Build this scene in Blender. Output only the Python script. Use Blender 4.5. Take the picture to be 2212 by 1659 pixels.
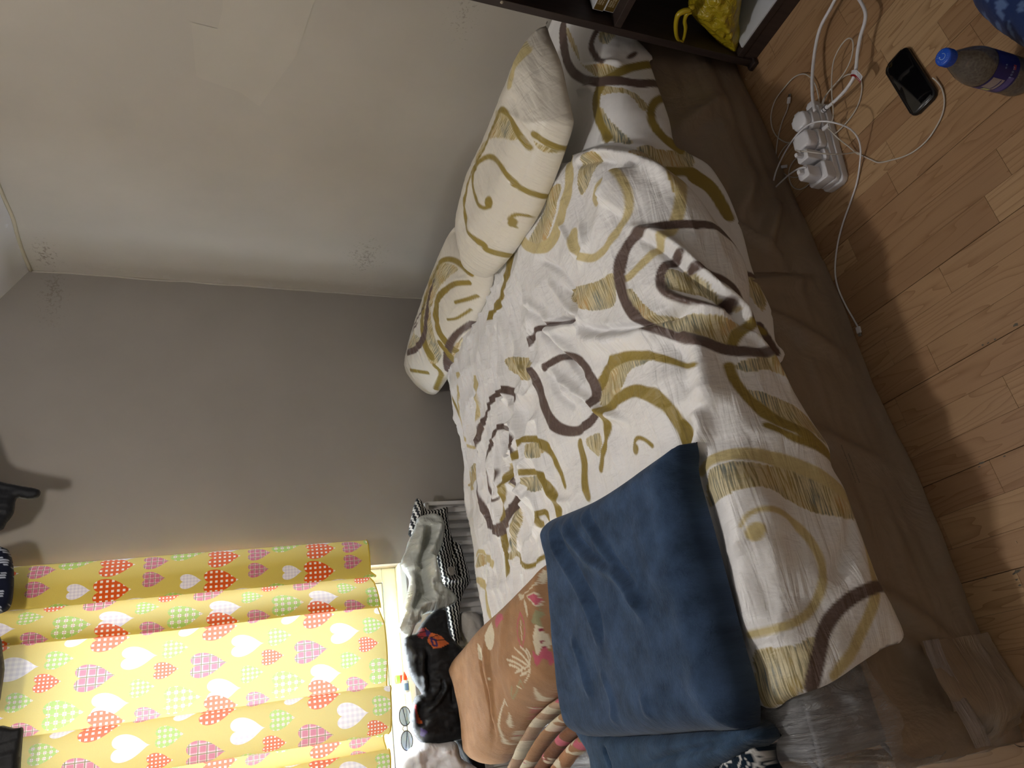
import bpy, bmesh, math, random
import numpy as np
from mathutils import Vector, Matrix
random.seed(4); rng = np.random.default_rng(4)
for o in list(bpy.data.objects): bpy.data.objects.remove(o, do_unlink=True)
SC = bpy.context.scene; COL = SC.collection

# ------------------------------------------------------------------ camera
IMG_W, IMG_H, FPX, CAM_Z = 2212.0, 1659.0, 1534.0, 1.35
_t, _r, _a = math.radians(22.05), math.radians(1.5), math.radians(28.0)
FW = np.array([math.sin(_a)*math.cos(_t), math.cos(_a)*math.cos(_t), -math.sin(_t)])
_rt = np.array([math.cos(_a), -math.sin(_a), 0.0]); _up = np.cross(_rt, FW)
RT = _rt*math.cos(_r) + _up*math.sin(_r); UP = -_rt*math.sin(_r) + _up*math.cos(_r)
CAM = np.array([0, 0, CAM_Z])
cd = bpy.data.cameras.new('camera'); cam = bpy.data.objects.new('camera', cd); COL.objects.link(cam)
# the phone was held upright and the file turned on its side: room-up is image-left
ix, iy, iz = -UP, RT, -FW
cam.matrix_world = Matrix(((ix[0], iy[0], iz[0], 0), (ix[1], iy[1], iz[1], 0), (ix[2], iy[2], iz[2], CAM_Z), (0, 0, 0, 1)))
cd.sensor_fit = 'HORIZONTAL'; cd.sensor_width = 36; cd.lens = 36*FPX/IMG_W; cd.clip_start = 0.02
SC.camera = cam

# ------------------------------------------------------------------ light
w = bpy.data.worlds.new('sky'); SC.world = w; w.use_nodes = True
w.node_tree.nodes['Background'].inputs[0].default_value = (0.80, 0.90, 1.0, 1)
w.node_tree.nodes['Background'].inputs[1].default_value = 34.0
SC.view_settings.view_transform = 'Standard'; SC.view_settings.look = 'None'
SC.view_settings.gamma = 1; SC.view_settings.use_curve_mapping = False
SC.view_settings.exposure = 0.14
def area(name, loc, rot, sx, sy, power, col, portal=False):
    l = bpy.data.lights.new(name, 'AREA'); l.shape = 'RECTANGLE'; l.size = sx; l.size_y = sy; l.energy = power; l.color = col
    o = bpy.data.objects.new(name, l); COL.objects.link(o); o.location = loc; o.rotation_euler = rot
    if portal: l.cycles.is_portal = True
    return o
area('window_portal', (-0.15, 2.86, 1.34), (math.radians(-90), 0, 0), 1.7, 1.3, 1, (1, 1, 1), True)
LAMP = (0.30, 1.28, 2.10)
lp = bpy.data.lights.new('ceiling_bulb', 'POINT'); lp.energy = 27; lp.color = (1.0, 0.95, 0.88); lp.shadow_soft_size = 0.05
lo = bpy.data.objects.new('ceiling_bulb', lp); COL.objects.link(lo); lo.location = LAMP

# ------------------------------------------------------------------ helpers
def ray(x, y):
    d = FW*FPX + RT*((IMG_H - y) - IMG_H/2) - UP*(x - IMG_W/2)
    return d/np.linalg.norm(d)
def onax(x, y, ax, v):
    d = ray(x, y); return CAM + d*((v - CAM[ax])/d[ax])
def P(x, y, z=0.0): return onax(x, y, 2, z)
def PY(x, y, v): return onax(x, y, 1, v)
def PX(x, y, v): return onax(x, y, 0, v)
def project(V):
    v = np.asarray(V) - CAM; z = v@FW
    return np.stack([IMG_W/2 - FPX*(v@UP)/z, IMG_H/2 - FPX*(v@RT)/z], -1), z
def tag(o, label=None, cat=None, group=None, kind=None):
    if label: o['label'] = label
    if cat: o['category'] = cat
    if group: o['group'] = group
    if kind: o['kind'] = kind
    return o
def empty(name, loc=(0, 0, 0), rz=0.0):
    o = bpy.data.objects.new(name, None); COL.objects.link(o); o.location = loc; o.rotation_euler = (0, 0, rz); o.empty_display_size = .05
    return o
def link(name, me, parent=None, world=True):
    o = bpy.data.objects.new(name, me); COL.objects.link(o)
    if parent is not None:
        o.parent = parent
        if world:
            def wm(q): return (wm(q.parent) @ q.matrix_parent_inverse @ q.matrix_basis) if q.parent else q.matrix_basis.copy()
            m = wm(parent)
            o.matrix_parent_inverse = m.inverted()
    return o
def mesh(name, V, F, mat, parent=None, smooth=True, cols=None, uv=None):
    me = bpy.data.meshes.new(name)
    V = np.asarray(V, dtype=np.float32)
    if isinstance(F, np.ndarray) and len(F):
        n = F.shape[1]; me.vertices.add(len(V)); me.vertices.foreach_set('co', V.ravel())
        me.loops.add(F.size); me.loops.foreach_set('vertex_index', F.astype(np.int32).ravel())
        me.polygons.add(len(F)); me.polygons.foreach_set('loop_start', np.arange(0, F.size, n, dtype=np.int32))
        me.update(calc_edges=True)
    else:
        me.from_pydata([tuple(map(float, v)) for v in V], [], [tuple(map(int, f)) for f in F]); me.update()
    me.polygons.foreach_set('use_smooth', np.full(len(me.polygons), smooth))
    if cols is not None:
        a = me.color_attributes.new('print', 'FLOAT_COLOR', 'POINT')
        c = np.ones((len(V), 4), np.float32); c[:, :3] = cols; a.data.foreach_set('color', c.ravel())
    if uv is not None:
        a = me.attributes.new('cloth_uv', 'FLOAT_VECTOR', 'POINT')
        c = np.zeros((len(V), 3), np.float32); c[:, :2] = uv; a.data.foreach_set('vector', c.ravel())
    global PMASK
    if PMASK is not None and cols is not None:
        m_ = PMASK if len(PMASK) == len(V) else (PMASK[np.array(PIDX)] if PIDX is not None and len(PIDX) == len(V) else None)
        if m_ is not None: a = me.attributes.new('hatch', 'FLOAT', 'POINT'); a.data.foreach_set('value', np.ascontiguousarray(m_, np.float32))
        PMASK = None
    if mat: me.materials.append(mat)
    return link(name, me, parent)
PIDX = None; PMASK = None
def lin(r, g, b):
    f = lambda c: ((c/255+.055)/1.055)**2.4 if c/255 > .04045 else c/255/12.92
    return (f(r), f(g), f(b))
def bmobj(name, bm, mat, parent=None, smooth=False):
    me = bpy.data.meshes.new(name); bm.normal_update(); bm.to_mesh(me); bm.free()
    me.polygons.foreach_set('use_smooth', np.full(len(me.polygons), smooth))
    if mat: me.materials.append(mat)
    return link(name, me, parent)
def box(name, lo_, hi_, mat, parent=None, bev=0.002, seg=2, M=None, smooth=False):
    bm = bmesh.new(); bmesh.ops.create_cube(bm, size=1)
    c = [(a+b)/2 for a, b in zip(lo_, hi_)]; s = [b-a for a, b in zip(lo_, hi_)]
    for v in bm.verts: v.co = Vector([v.co[i]*s[i]+c[i] for i in range(3)])
    if bev: bmesh.ops.bevel(bm, geom=bm.edges[:], offset=min(bev, min(s)*.45), segments=seg, profile=.5, affect='EDGES')
    if M is not None: bm.transform(M)
    return bmobj(name, bm, mat, parent, smooth)
def rbox(name, lo_, hi_, rad, mat, parent=None, M=None, bev=.002, seg=6):
    """slab whose vertical edges are rounded by rad"""
    bm = bmesh.new(); pts = []
    for cx, cy, a0 in ((hi_[0]-rad, hi_[1]-rad, 0), (lo_[0]+rad, hi_[1]-rad, 90), (lo_[0]+rad, lo_[1]+rad, 180), (hi_[0]-rad, lo_[1]+rad, 270)):
        for k in range(seg+1):
            a = math.radians(a0+90*k/seg); pts.append((cx+rad*math.cos(a), cy+rad*math.sin(a)))
    b = [bm.verts.new((x, y, lo_[2])) for x, y in pts]; t = [bm.verts.new((x, y, hi_[2])) for x, y in pts]
    bm.faces.new(b[::-1]); tf = bm.faces.new(t); n = len(pts)
    for i in range(n): bm.faces.new((b[i], b[(i+1) % n], t[(i+1) % n], t[i]))
    if bev: bmesh.ops.bevel(bm, geom=[e for f in bm.faces if len(f.verts) > 4 for e in f.edges], offset=bev, segments=3, profile=.5, affect='EDGES')
    if M is not None: bm.transform(M)
    o = bmobj(name, bm, mat, parent, True)
    return o
def catmull(pts, n=8, closed=False):
    p = np.asarray(pts, float); out = []
    m = len(p); rngi = range(m if closed else m-1)
    for i in rngi:
        if closed: a, b, c, d = p[(i-1) % m], p[i], p[(i+1) % m], p[(i+2) % m]
        else: a, b, c, d = p[max(i-1, 0)], p[i], p[i+1], p[min(i+2, m-1)]
        for k in range(n):
            t = k/n; out.append(.5*((2*b)+(-a+c)*t+(2*a-5*b+4*c-d)*t*t+(-a+3*b-3*c+d)*t**3))
    if not closed: out.append(p[-1])
    return np.array(out)
def tube(name, pts, r, mat, parent=None, n=10, sm=6, caps=True, closed=False):
    p = catmull(pts, sm, closed) if sm else np.asarray(pts, float)
    m = len(p); rr = np.full(m, r) if np.isscalar(r) else np.interp(np.linspace(0, 1, m), np.linspace(0, 1, len(r)), r)
    T = np.gradient(p, axis=0); T /= np.linalg.norm(T, axis=1)[:, None]+1e-12
    nrm = np.cross(T[0], [0, 0, 1.]);
    if np.linalg.norm(nrm) < .1: nrm = np.cross(T[0], [1., 0, 0])
    V = []
    for i in range(m):
        nrm = nrm - T[i]*(nrm@T[i]); nrm /= np.linalg.norm(nrm)+1e-12; b = np.cross(T[i], nrm)
        for k in range(n):
            a = 2*math.pi*k/n; V.append(p[i]+rr[i]*(nrm*math.cos(a)+b*math.sin(a)))
    F = []
    for i in range(m if closed else m-1):
        j = (i+1) % m
        for k in range(n): F.append((i*n+k, i*n+(k+1) % n, j*n+(k+1) % n, j*n+k))
    if caps and not closed: F.append(tuple(range(n))[::-1]); F.append(tuple(range((m-1)*n, m*n)))
    return mesh(name, V, F, mat, parent)
def lathe(name, prof, mat, parent=None, c=(0, 0, 0), n=40, M=None, caps=False):
    V = []; F = []
    for r, z in prof:
        for k in range(n): V.append((c[0]+r*math.cos(2*math.pi*k/n), c[1]+r*math.sin(2*math.pi*k/n), c[2]+z))
    for i in range(len(prof)-1):
        for k in range(n): F.append((i*n+k, i*n+(k+1) % n, (i+1)*n+(k+1) % n, (i+1)*n+k))
    if caps: F.append(tuple(range(n))[::-1]); F.append(tuple(range((len(prof)-1)*n, len(prof)*n)))
    if M is not None: V = [M@Vector(v) for v in V]
    return mesh(name, V, F, mat, parent)
_perm = rng.random((256, 256))
def vnoise(x, y):
    xi = np.floor(x).astype(int); yi = np.floor(y).astype(int); fx = x-xi; fy = y-yi
    fx = fx*fx*fx*(fx*(fx*6-15)+10); fy = fy*fy*fy*(fy*(fy*6-15)+10)
    g = lambda a, b: _perm[a & 255, b & 255]
    return (g(xi, yi)*(1-fx)+g(xi+1, yi)*fx)*(1-fy)+(g(xi, yi+1)*(1-fx)+g(xi+1, yi+1)*fx)*fy
def fbm(x, y, o=4):
    s = 0; a = .5
    for k in range(o): s = s+a*(vnoise(x*2**k+k*17.3, y*2**k+k*9.1)-.5)*2; a *= .5
    return s
def ridgen(x, y): return 1-np.abs(vnoise(x, y)*2-1)*2
def inpoly(pt, poly):
    x, y = pt[:, 0], pt[:, 1]; r = np.zeros(len(pt), bool); n = len(poly)
    for i in range(n):
        x1, y1 = poly[i]; x2, y2 = poly[(i+1) % n]
        if y1 == y2: continue
        c = ((y1 > y) != (y2 > y)) & (x < (x2-x1)*(y-y1)/(y2-y1)+x1); r ^= c
    return r
def segdist(pt, line, closed=False):
    """distance to polyline, normalised position, nearest point, side"""
    best = np.full(len(pt), 1e9); tt = np.zeros(len(pt)); near = np.zeros_like(pt)
    n = len(line); m = n if closed else n-1
    for i in range(m):
        a = line[i]; b = line[(i+1) % n]; d = b-a; L = d@d
        if L < 1e-14: continue
        s = np.clip(((pt-a)@d)/L, 0, 1); q = a+s[:, None]*d; dd = np.hypot(*(pt-q).T)
        k = dd < best; best[k] = dd[k]; tt[k] = (i+s[k])/m; near[k] = q[k]
    return best, tt, near
def clipgrid(poly, res):
    poly = np.asarray(poly, float); lo_ = poly.min(0)-res; hi_ = poly.max(0)+res
    nx = int((hi_[0]-lo_[0])/res)+2; ny = int((hi_[1]-lo_[1])/res)+2
    X, Y = np.meshgrid(lo_[0]+np.arange(nx)*res, lo_[1]+np.arange(ny)*res, indexing='ij')
    cc = np.stack([(X[:-1, :-1]+res/2).ravel(), (Y[:-1, :-1]+res/2).ravel()], -1)
    k = inpoly(cc, poly).reshape(nx-1, ny-1)
    idx = np.arange(nx*ny).reshape(nx, ny)
    q = np.stack([idx[:-1, :-1][k], idx[1:, :-1][k], idx[1:, 1:][k], idx[:-1, 1:][k]], -1)
    used, inv = np.unique(q, return_inverse=True); F = inv.reshape(q.shape)
    pts = np.stack([X.ravel()[used], Y.ravel()[used]], -1)
    cnt = np.bincount(F.ravel(), minlength=len(pts)); bd = cnt < 4
    d, t, near = segdist(pts, poly, True)
    pts[bd] = near[bd]; d[bd] = 0
    return pts, F, d
class Surf:
    """cloth vertices with their cloth coordinates; finds where a point seen in the photo lies on the cloth"""
    def __init__(s, V, uv): s.V = V; s.uv = uv; s.px, s.z = project(V)
    def at(s, x, y):
        d = np.hypot(s.px[:, 0]-x, s.px[:, 1]-y); m = d.min(); c = np.where(d < max(m*1.5, 5))[0]
        i = c[np.argmin(s.z[c]+d[c]*.002)]
        return s.uv[i], FPX/s.z[i]
    def widths(s, pts, w):
        p = np.array([q[:2] for q in pts], float); t = np.gradient(p, axis=0); t /= np.linalg.norm(t, axis=1)[:, None]+1e-9
        n = np.stack([-t[:, 1], t[:, 0]], -1); out = []
        c = np.array([s.at(*q)[0] for q in p]); tu = np.gradient(c, axis=0); tu /= np.linalg.norm(tu, axis=1)[:, None]+1e-9
        for i in range(len(p)):
            r = 14.0; a, sc = s.at(*(p[i]+n[i]*r)); b, _ = s.at(*(p[i]-n[i]*r)); d = a-b
            e = abs(d[0]*tu[i, 1]-d[1]*tu[i, 0])/(2*r); out.append(np.clip(e, .9/sc, 2.6/sc)*w[i])
        out = np.array(out); return np.convolve(np.pad(out, 1, 'edge'), [.25, .5, .25], 'valid') if len(out) > 2 else out
    def line(s, pts):
        r = [s.at(*p[:2]) for p in pts]; return np.array([a for a, b in r]), float(np.mean([b for a, b in r]))
def folds(uv, S, lst):
    h = np.zeros(len(uv))
    for pts, amp, wd in lst:
        ln, _ = S.line(pts); ln = catmull(ln, 4)
        lo_ = ln.min(0)-wd*3.2; hi_ = ln.max(0)+wd*3.2
        k = np.where(((uv > lo_) & (uv < hi_)).all(1))[0]
        if not len(k): continue
        d, t, _n = segdist(uv[k], ln)
        h[k] += amp*np.exp(-(d/wd)**2)*np.clip(np.sin(np.pi*np.clip(t, .02, .98))*1.6, 0, 1)
    return h
PMASK = None
C_GOLD = lin(150, 130, 62); C_BROWN = lin(98, 80, 74); C_PALE = lin(196, 180, 130); C_OLD = lin(206, 190, 140)
def hatch_col(uv, ang, seed=0.):
    a = math.radians(ang); u = uv[:, 0]*math.cos(a)+uv[:, 1]*math.sin(a); v = -uv[:, 0]*math.sin(a)+uv[:, 1]*math.cos(a)
    s = vnoise(u*260+seed, v*14+seed)
    base = np.array(lin(214, 200, 158)); c1 = np.array(lin(176, 156, 100)); c2 = np.array(lin(120, 128, 128)); c3 = np.array(lin(216, 180, 120))
    z = fbm(uv[:, 0]*9+seed, uv[:, 1]*9)*1.4
    st = np.where((z > .25)[:, None], c2, np.where((z < -.3)[:, None], c3, c1))
    k = np.clip((s-.5)*6, 0, 1)[:, None]
    return base*(1-k)+st*k
def paint(cols, uv, S, ribbons=(), blobs=(), hatches=(), soft=.0032):
    global PMASK; PMASK = np.zeros(len(uv), np.float32)
    for pts, ang in hatches:
        ln, _ = S.line(pts); ln = catmull(ln, 5, True)
        k = np.where(((uv > ln.min(0)-.01) & (uv < ln.max(0)+.01)).all(1))[0]
        if len(k) == 0: continue
        ins = inpoly(uv[k], ln); k = k[ins]
        if len(k): cols[k] = lin(214, 202, 166); PMASK[k] = 1
    for pts, wd, col in ribbons:
        ln, sc = S.line(pts)
        if len(ln) > 4:
            for _q in range(2): ln[1:-1] = .25*ln[:-2]+.5*ln[1:-1]+.25*ln[2:]
        ln = catmull(ln, 6)
        ww = S.widths(pts, np.interp(np.linspace(0, 1, len(pts)), np.linspace(0, 1, len(np.atleast_1d(wd))), np.atleast_1d(np.array(wd, float))))/2
        k = np.where(((uv > ln.min(0)-.04) & (uv < ln.max(0)+.04)).all(1))[0]
        if len(k) == 0: continue
        d, t, _n = segdist(uv[k], ln)
        wv = np.interp(t, np.linspace(0, 1, len(ww)), ww) if len(ww) > 1 else ww[0]
        m = np.clip((wv-d)/soft+.5, 0, 1)[:, None]
        cols[k] = cols[k]*(1-m)+np.array(col)*m; PMASK[k] *= 1-m[:, 0]
    for x, y, rx, ry, rot, col in blobs:
        c, sc = S.at(x, y); co, si = math.cos(math.radians(rot)), math.sin(math.radians(rot)); K = 16.0
        a1 = S.at(x+K*co, y+K*si)[0]-S.at(x-K*co, y-K*si)[0]; a2 = S.at(x-K*si, y+K*co)[0]-S.at(x+K*si, y-K*co)[0]
        A = np.array([a1*rx/(2*K), a2*ry/(2*K)]).T
        if abs(np.linalg.det(A)) < 1e-9: continue
        l = (uv-c)@np.linalg.inv(A).T; m = np.clip((1-np.sqrt((l**2).sum(1)))*min(rx, ry)/sc/.0032+.5, 0, 1)[:, None]
        cols[:] = cols*(1-m)+np.array(col)*m; PMASK *= 1-m[:, 0]
    return cols

# ------------------------------------------------------------------ materials
class NT:
    def __init__(s, name):
        s.m = bpy.data.materials.new(name); s.m.use_nodes = True; s.t = s.m.node_tree; s.b = s.t.nodes['Principled BSDF']; s.out = s.t.nodes['Material Output']
    def n(s, typ, ins=None, **kw):
        nd = s.t.nodes.new('ShaderNode'+typ)
        for k, v in kw.items(): setattr(nd, k, v)
        for k, v in (ins or {}).items():
            if isinstance(v, bpy.types.NodeSocket): s.t.links.new(v, nd.inputs[k])
            else: nd.inputs[k].default_value = v
        return nd
    def l(s, a, b): s.t.links.new(a, b)
    def math(s, op, a, b=0.0, c=0.0):
        return s.n('Math', {0: a, 1: b, 2: c}, operation=op).outputs[0]
    def mix(s, f, a, b):
        nd = s.n('Mix', data_type='RGBA'); 
        for i, v in ((0, f), (6, a), (7, b)):
            if isinstance(v, bpy.types.NodeSocket): s.l(v, nd.inputs[i])
            else: nd.inputs[i].default_value = v if i == 0 else (*v[:3], 1)
        return nd.outputs[2]
    def bump(s, h, st=.3, dist=.01):
        s.l(s.n('Bump', {'Strength': st, 'Distance': dist, 'Height': h}).outputs[0], s.b.inputs['Normal'])
def plain(name, col, rough=.5, metal=0, spec=None, noise=0.0, scale=40, **kw):
    t = NT(name); b = t.b
    b.inputs['Roughness'].default_value = rough; b.inputs['Metallic'].default_value = metal
    if spec is not None: b.inputs['Specular IOR Level'].default_value = spec
    tc = t.n('TexCoord'); nz = t.n('TexNoise', {'Vector': tc.outputs['Object'], 'Scale': scale, 'Detail': 4})
    if noise:
        dk = tuple(c*(1-noise) for c in col); lt = tuple(min(1, c*(1+noise)) for c in col)
        t.l(t.mix(nz.outputs['Fac'], dk, lt), b.inputs['Base Color'])
    else: b.inputs['Base Color'].default_value = (*col, 1)
    for k, v in kw.items(): b.inputs[k.replace('_', ' ')].default_value = v
    return t.m
def cloth(name, col=None, rough=.85, sheen=.3, fine=900, fst=.15, wr=None, wst=.5, wdist=.006, spec=.3, translucent=0, mott=0.0, hatch=False):
    """printed or plain cloth: weave bump plus wrinkles running in the cloth's own directions"""
    t = NT(name); b = t.b; b.inputs['Roughness'].default_value = rough; b.inputs['Specular IOR Level'].default_value = spec
    b.inputs['Sheen Weight'].default_value = sheen; b.inputs['Sheen Roughness'].default_value = .4
    at = t.n('Attribute', attribute_name='cloth_uv'); uvv = at.outputs['Vector']
    if col is None:
        cs = t.n('Attribute', attribute_name='print').outputs['Color']
        if hatch:
            hm = t.n('Attribute', attribute_name='hatch').outputs['Fac']
            ms = t.n('Mapping', {'Vector': uvv, 'Scale': (16, 330, 1)}); st_ = t.n('TexNoise', {'Vector': ms.outputs[0], 'Scale': 1.0, 'Detail': 2, 'Distortion': .3}).outputs['Fac']
            rg = t.n('TexNoise', {'Vector': uvv, 'Scale': 11, 'Detail': 3}).outputs['Fac']; rp = t.n('ValToRGB', {0: rg}); e_ = rp.color_ramp.elements
            e_[0].position = .34; e_[0].color = (*lin(198, 160, 104), 1); e_[1].position = .64; e_[1].color = (*lin(122, 130, 126), 1); q_ = e_.new(.46); q_.color = (*lin(170, 150, 92), 1)
            sf = t.n('MapRange', {0: st_, 1: .46, 2: .56}).outputs[0]; cs = t.mix(t.math('MULTIPLY', hm, sf), cs, rp.outputs[0])
    else: cs = None
    nz = t.n('TexNoise', {'Vector': uvv, 'Scale': fine, 'Detail': 2})
    h = t.math('MULTIPLY', nz.outputs['Fac'], fst*.25)
    if wr:
        for sx, sy, amp in wr:
            mp = t.n('Mapping', {'Vector': uvv, 'Scale': (sx, sy, 1)})
            n2 = t.n('TexNoise', {'Vector': mp.outputs[0], 'Scale': 1.0, 'Detail': 3, 'Roughness': .55, 'Distortion': .6})
            h = t.math('ADD', h, t.math('MULTIPLY', n2.outputs['Fac'], amp))
    t.bump(h, wst, wdist)
    if mott:
        n3 = t.n('TexNoise', {'Vector': uvv, 'Scale': 14, 'Detail': 5, 'Roughness': .65})
        f = t.n('MapRange', {0: n3.outputs['Fac'], 1: .35, 2: .65, 3: 1-mott, 4: 1+mott}).outputs[0]
        src = cs if cs else t.n('RGB').outputs[0]
        if cs is None: src.node.outputs[0].default_value = (*col, 1)
        mm = t.n('VectorMath', {0: src}, operation='SCALE'); t.l(f, mm.inputs['Scale']); cs = mm.outputs[0]
    if cs: t.l(cs, b.inputs['Base Color'])
    else: b.inputs['Base Color'].default_value = (*col, 1)
    return t.m
def wall_mat(name, col, stains=()):
    t = NT(name); g = t.n('NewGeometry'); p = g.outputs['Position']
    n1 = t.n('TexNoise', {'Vector': p, 'Scale': 2.2, 'Detail': 6, 'Roughness': .6})
    c = t.mix(t.n('MapRange', {0: n1.outputs['Fac'], 1: .35, 2: .7}).outputs[0], tuple(x*.93 for x in col), tuple(min(1, x*1.04) for x in col))
    for (sx, sy, sz, rx, ry, rz, col2, sc, thr, dens) in stains:
        mp = t.n('VectorMath', {0: p, 1: (sx, sy, sz)}, operation='SUBTRACT')
        mq = t.n('VectorMath', {0: mp.outputs[0], 1: (1/rx, 1/ry, 1/rz)}, operation='MULTIPLY')
        ln = t.n('VectorMath', {0: mq.outputs[0]}, operation='LENGTH').outputs['Value']
        fall = t.n('MapRange', {0: ln, 1: .0, 2: 1.0, 3: 1.0, 4: 0.0}).outputs[0]
        nz = t.n('TexNoise', {'Vector': p, 'Scale': sc, 'Detail': 5, 'Roughness': .7}).outputs['Fac']
        m = t.math('MULTIPLY', t.n('MapRange', {0: t.math('ADD', nz, t.math('MULTIPLY', fall, .22)), 1: thr, 2: thr+.05}).outputs[0], t.math('MULTIPLY', fall, dens))
        c = t.mix(t.n('Clamp', {0: m}).outputs[0], c, col2)
    t.l(c, t.b.inputs['Base Color']); t.b.inputs['Roughness'].default_value = .8; t.b.inputs['Specular IOR Level'].default_value = .25
    nb = t.n('TexNoise', {'Vector': p, 'Scale': 160, 'Detail': 4}); nc = t.n('TexNoise', {'Vector': p, 'Scale': 9, 'Detail': 4})
    t.bump(t.math('ADD', t.math('MULTIPLY', nb.outputs['Fac'], .08), nc.outputs['Fac']), .25, .006)
    return t.m
WALLC = lin(179, 173, 163)
MOLD = lin(105, 95, 84)
M_WALLR = wall_mat('wall_paint_right', WALLC, [
    (1.9, 2.45, .80, .5, .26, .17, MOLD, 95, .70, .5), (1.9, 2.62, 2.0, .5, .22, .10, MOLD, 95, .71, .7),
    (1.9, 1.25, .72, .5, .3, .12, MOLD, 90, .74, .45), (1.9, 2.68, 1.2, .5, .06, .9, lin(160, 150, 136), 20, .5, .5)])
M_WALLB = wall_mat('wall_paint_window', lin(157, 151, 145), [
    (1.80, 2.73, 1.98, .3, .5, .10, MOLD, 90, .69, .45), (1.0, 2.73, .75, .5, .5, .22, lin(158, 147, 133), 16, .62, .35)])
M_CEIL = wall_mat('ceiling_paint', lin(214, 214, 218), [(1.84, 2.62, 2.1, .12, .5, .12, lin(160, 152, 130), 14, .45, .6)])
M_CREAM = plain('cream_filler', lin(176, 167, 146), .8, noise=.08)
M_UPVC = plain('white_upvc', lin(238, 242, 244), .3, noise=.02)
M_WENGE = NT('dark_wood_laminate')
_tc = M_WENGE.n('TexCoord'); _mp = M_WENGE.n('Mapping', {'Vector': _tc.outputs['Object'], 'Scale': (60, 60, 5)})
_nz = M_WENGE.n('TexNoise', {'Vector': _mp.outputs[0], 'Scale': 1.5, 'Detail': 6})
M_WENGE.l(M_WENGE.mix(_nz.outputs['Fac'], lin(30, 22, 20), lin(62, 48, 44)), M_WENGE.b.inputs['Base Color'])
M_WENGE.b.inputs['Roughness'].default_value = .55; M_WENGE.bump(_nz.outputs['Fac'], .15, .002); M_WENGE = M_WENGE.m
M_WHITEP = plain('white_plastic', lin(222, 222, 228), .32, noise=.02)
M_CABLE = plain('white_rubber_cable', lin(196, 190, 182), .45, noise=.04)
M_BLACK = plain('black_plastic', (.006, .006, .007), .3)
M_GLASSB = plain('black_screen_glass', (.004, .004, .005), .06, Coat_Weight=.5)
M_METAL = plain('steel', lin(170, 170, 172), .3, 1.0)

def wood_mat():
    t = NT('laminate_plank'); tc = t.n('TexCoord'); oi = t.n('ObjectInfo')
    off = t.n('VectorMath', {0: oi.outputs['Random'], 1: (37.0, 53.0, 11.0)}, operation='MULTIPLY')
    p = t.n('VectorMath', {0: tc.outputs['Object'], 1: off.outputs[0]}, operation='ADD').outputs[0]
    mp = t.n('Mapping', {'Vector': p, 'Scale': (26, 2.6, 1)})
    n0 = t.n('TexNoise', {'Vector': mp.outputs[0], 'Scale': .55, 'Detail': 2, 'Roughness': .5}).outputs['Fac']
    bands = t.math('FRACT', t.math('MULTIPLY', n0, 15.0))
    ring = t.n('MapRange', {0: bands, 1: .0, 2: 1.0, 3: 0.0, 4: 1.0}).outputs[0]
    ring = t.math('POWER', ring, 5.0)
    mf = t.n('Mapping', {'Vector': p, 'Scale': (420, 9, 1)})
    n1 = t.n('TexNoise', {'Vector': mf.outputs[0], 'Scale': 1, 'Detail': 3}).outputs['Fac']
    tone = oi.outputs['Random']
    r = t.n('ValToRGB', {0: tone}); e = r.color_ramp.elements
    e[0].position = 0; e[0].color = (*lin(146, 114, 86), 1); e[1].position = 1; e[1].color = (*lin(188, 158, 122), 1)
    for ps, c in ((.25, (168, 136, 104)), (.5, (152, 118, 90)), (.75, (176, 144, 110))):
        q = e.new(ps); q.color = (*lin(*c), 1)
    base = r.outputs[0]
    c = t.mix(t.math('MULTIPLY', ring, .7), base, lin(112, 76, 48))
    c = t.mix(t.math('MULTIPLY', n1, .35), c, lin(120, 82, 52))
    nb = t.n('TexNoise', {'Vector': p, 'Scale': 5, 'Detail': 3}).outputs['Fac']
    c = t.mix(t.math('MULTIPLY', nb, .25), c, lin(196, 158, 110))
    t.l(c, t.b.inputs['Base Color']); t.b.inputs['Roughness'].default_value = .42; t.b.inputs['Specular IOR Level'].default_value = .35
    t.bump(t.math('ADD', ring, n1), .06, .002)
    return t.m
M_WOOD = wood_mat()
M_GROUT = plain('dark_underlay', lin(84, 66, 50), .9, noise=.2)
M_CHIP = plain('exposed_grey_core', lin(96, 90, 80), .9, noise=.3)

# ------------------------------------------------------------------ room shell
XR, YW, XL, YF, ZC = 1.90, 2.73, -1.75, -1.35, 2.45
def quadmesh(name, quads, mat, parent=None):
    V = []; F = []
    for q in quads: F.append(tuple(range(len(V), len(V)+len(q)))); V += list(q)
    return mesh(name, V, F, mat, parent, smooth=False)
def struct(o): o['kind'] = 'structure'; return o
floor = struct(box('floor', (XL-.1, YF-.1, -.06), (XR+.1, YW+.25, -.0045), M_GROUT, bev=0))
PITCH, X0 = .0655, .058
ends = {}
for px_, py_ in ((2141, 449), (2038, 597), (1920, 760), (2015, 773), (2179, 839), (1946, 890), (2195, 1235), (1880, 1100)):
    q = P(px_, py_); ends.setdefault(int(math.floor((q[0]-X0)/PITCH)), []).append(q[1])
planks = []
for i in range(int((XL-X0)/PITCH), int((XR-X0)/PITCH)+1):
    x0 = X0+i*PITCH; x1 = min(x0+PITCH, XR)
    js = sorted(ends.get(i, []))
    st = js[0] if js else .2+random.random()*.5
    ys = [st]
    while ys[-1] < 1.32: ys.append(ys[-1]+random.uniform(.34, .52))
    while ys[0] > -.75: ys.insert(0, ys[0]-random.uniform(.34, .52))
    board = (i % 3 == 1)
    for a, b in zip(ys[:-1], ys[1:]):
        g = .0002; gl = .0011 if board else .0002
        o = box('plank', (-(x1-x0)/2+gl, -(b-a)/2+g, -.0045), ((x1-x0)/2-g, (b-a)/2-g, 0.0), M_WOOD, None, bev=.0003, seg=1)
        o.parent = floor; o.location = ((x0+x1)/2, (a+b)/2, 0); planks.append(o)
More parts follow.
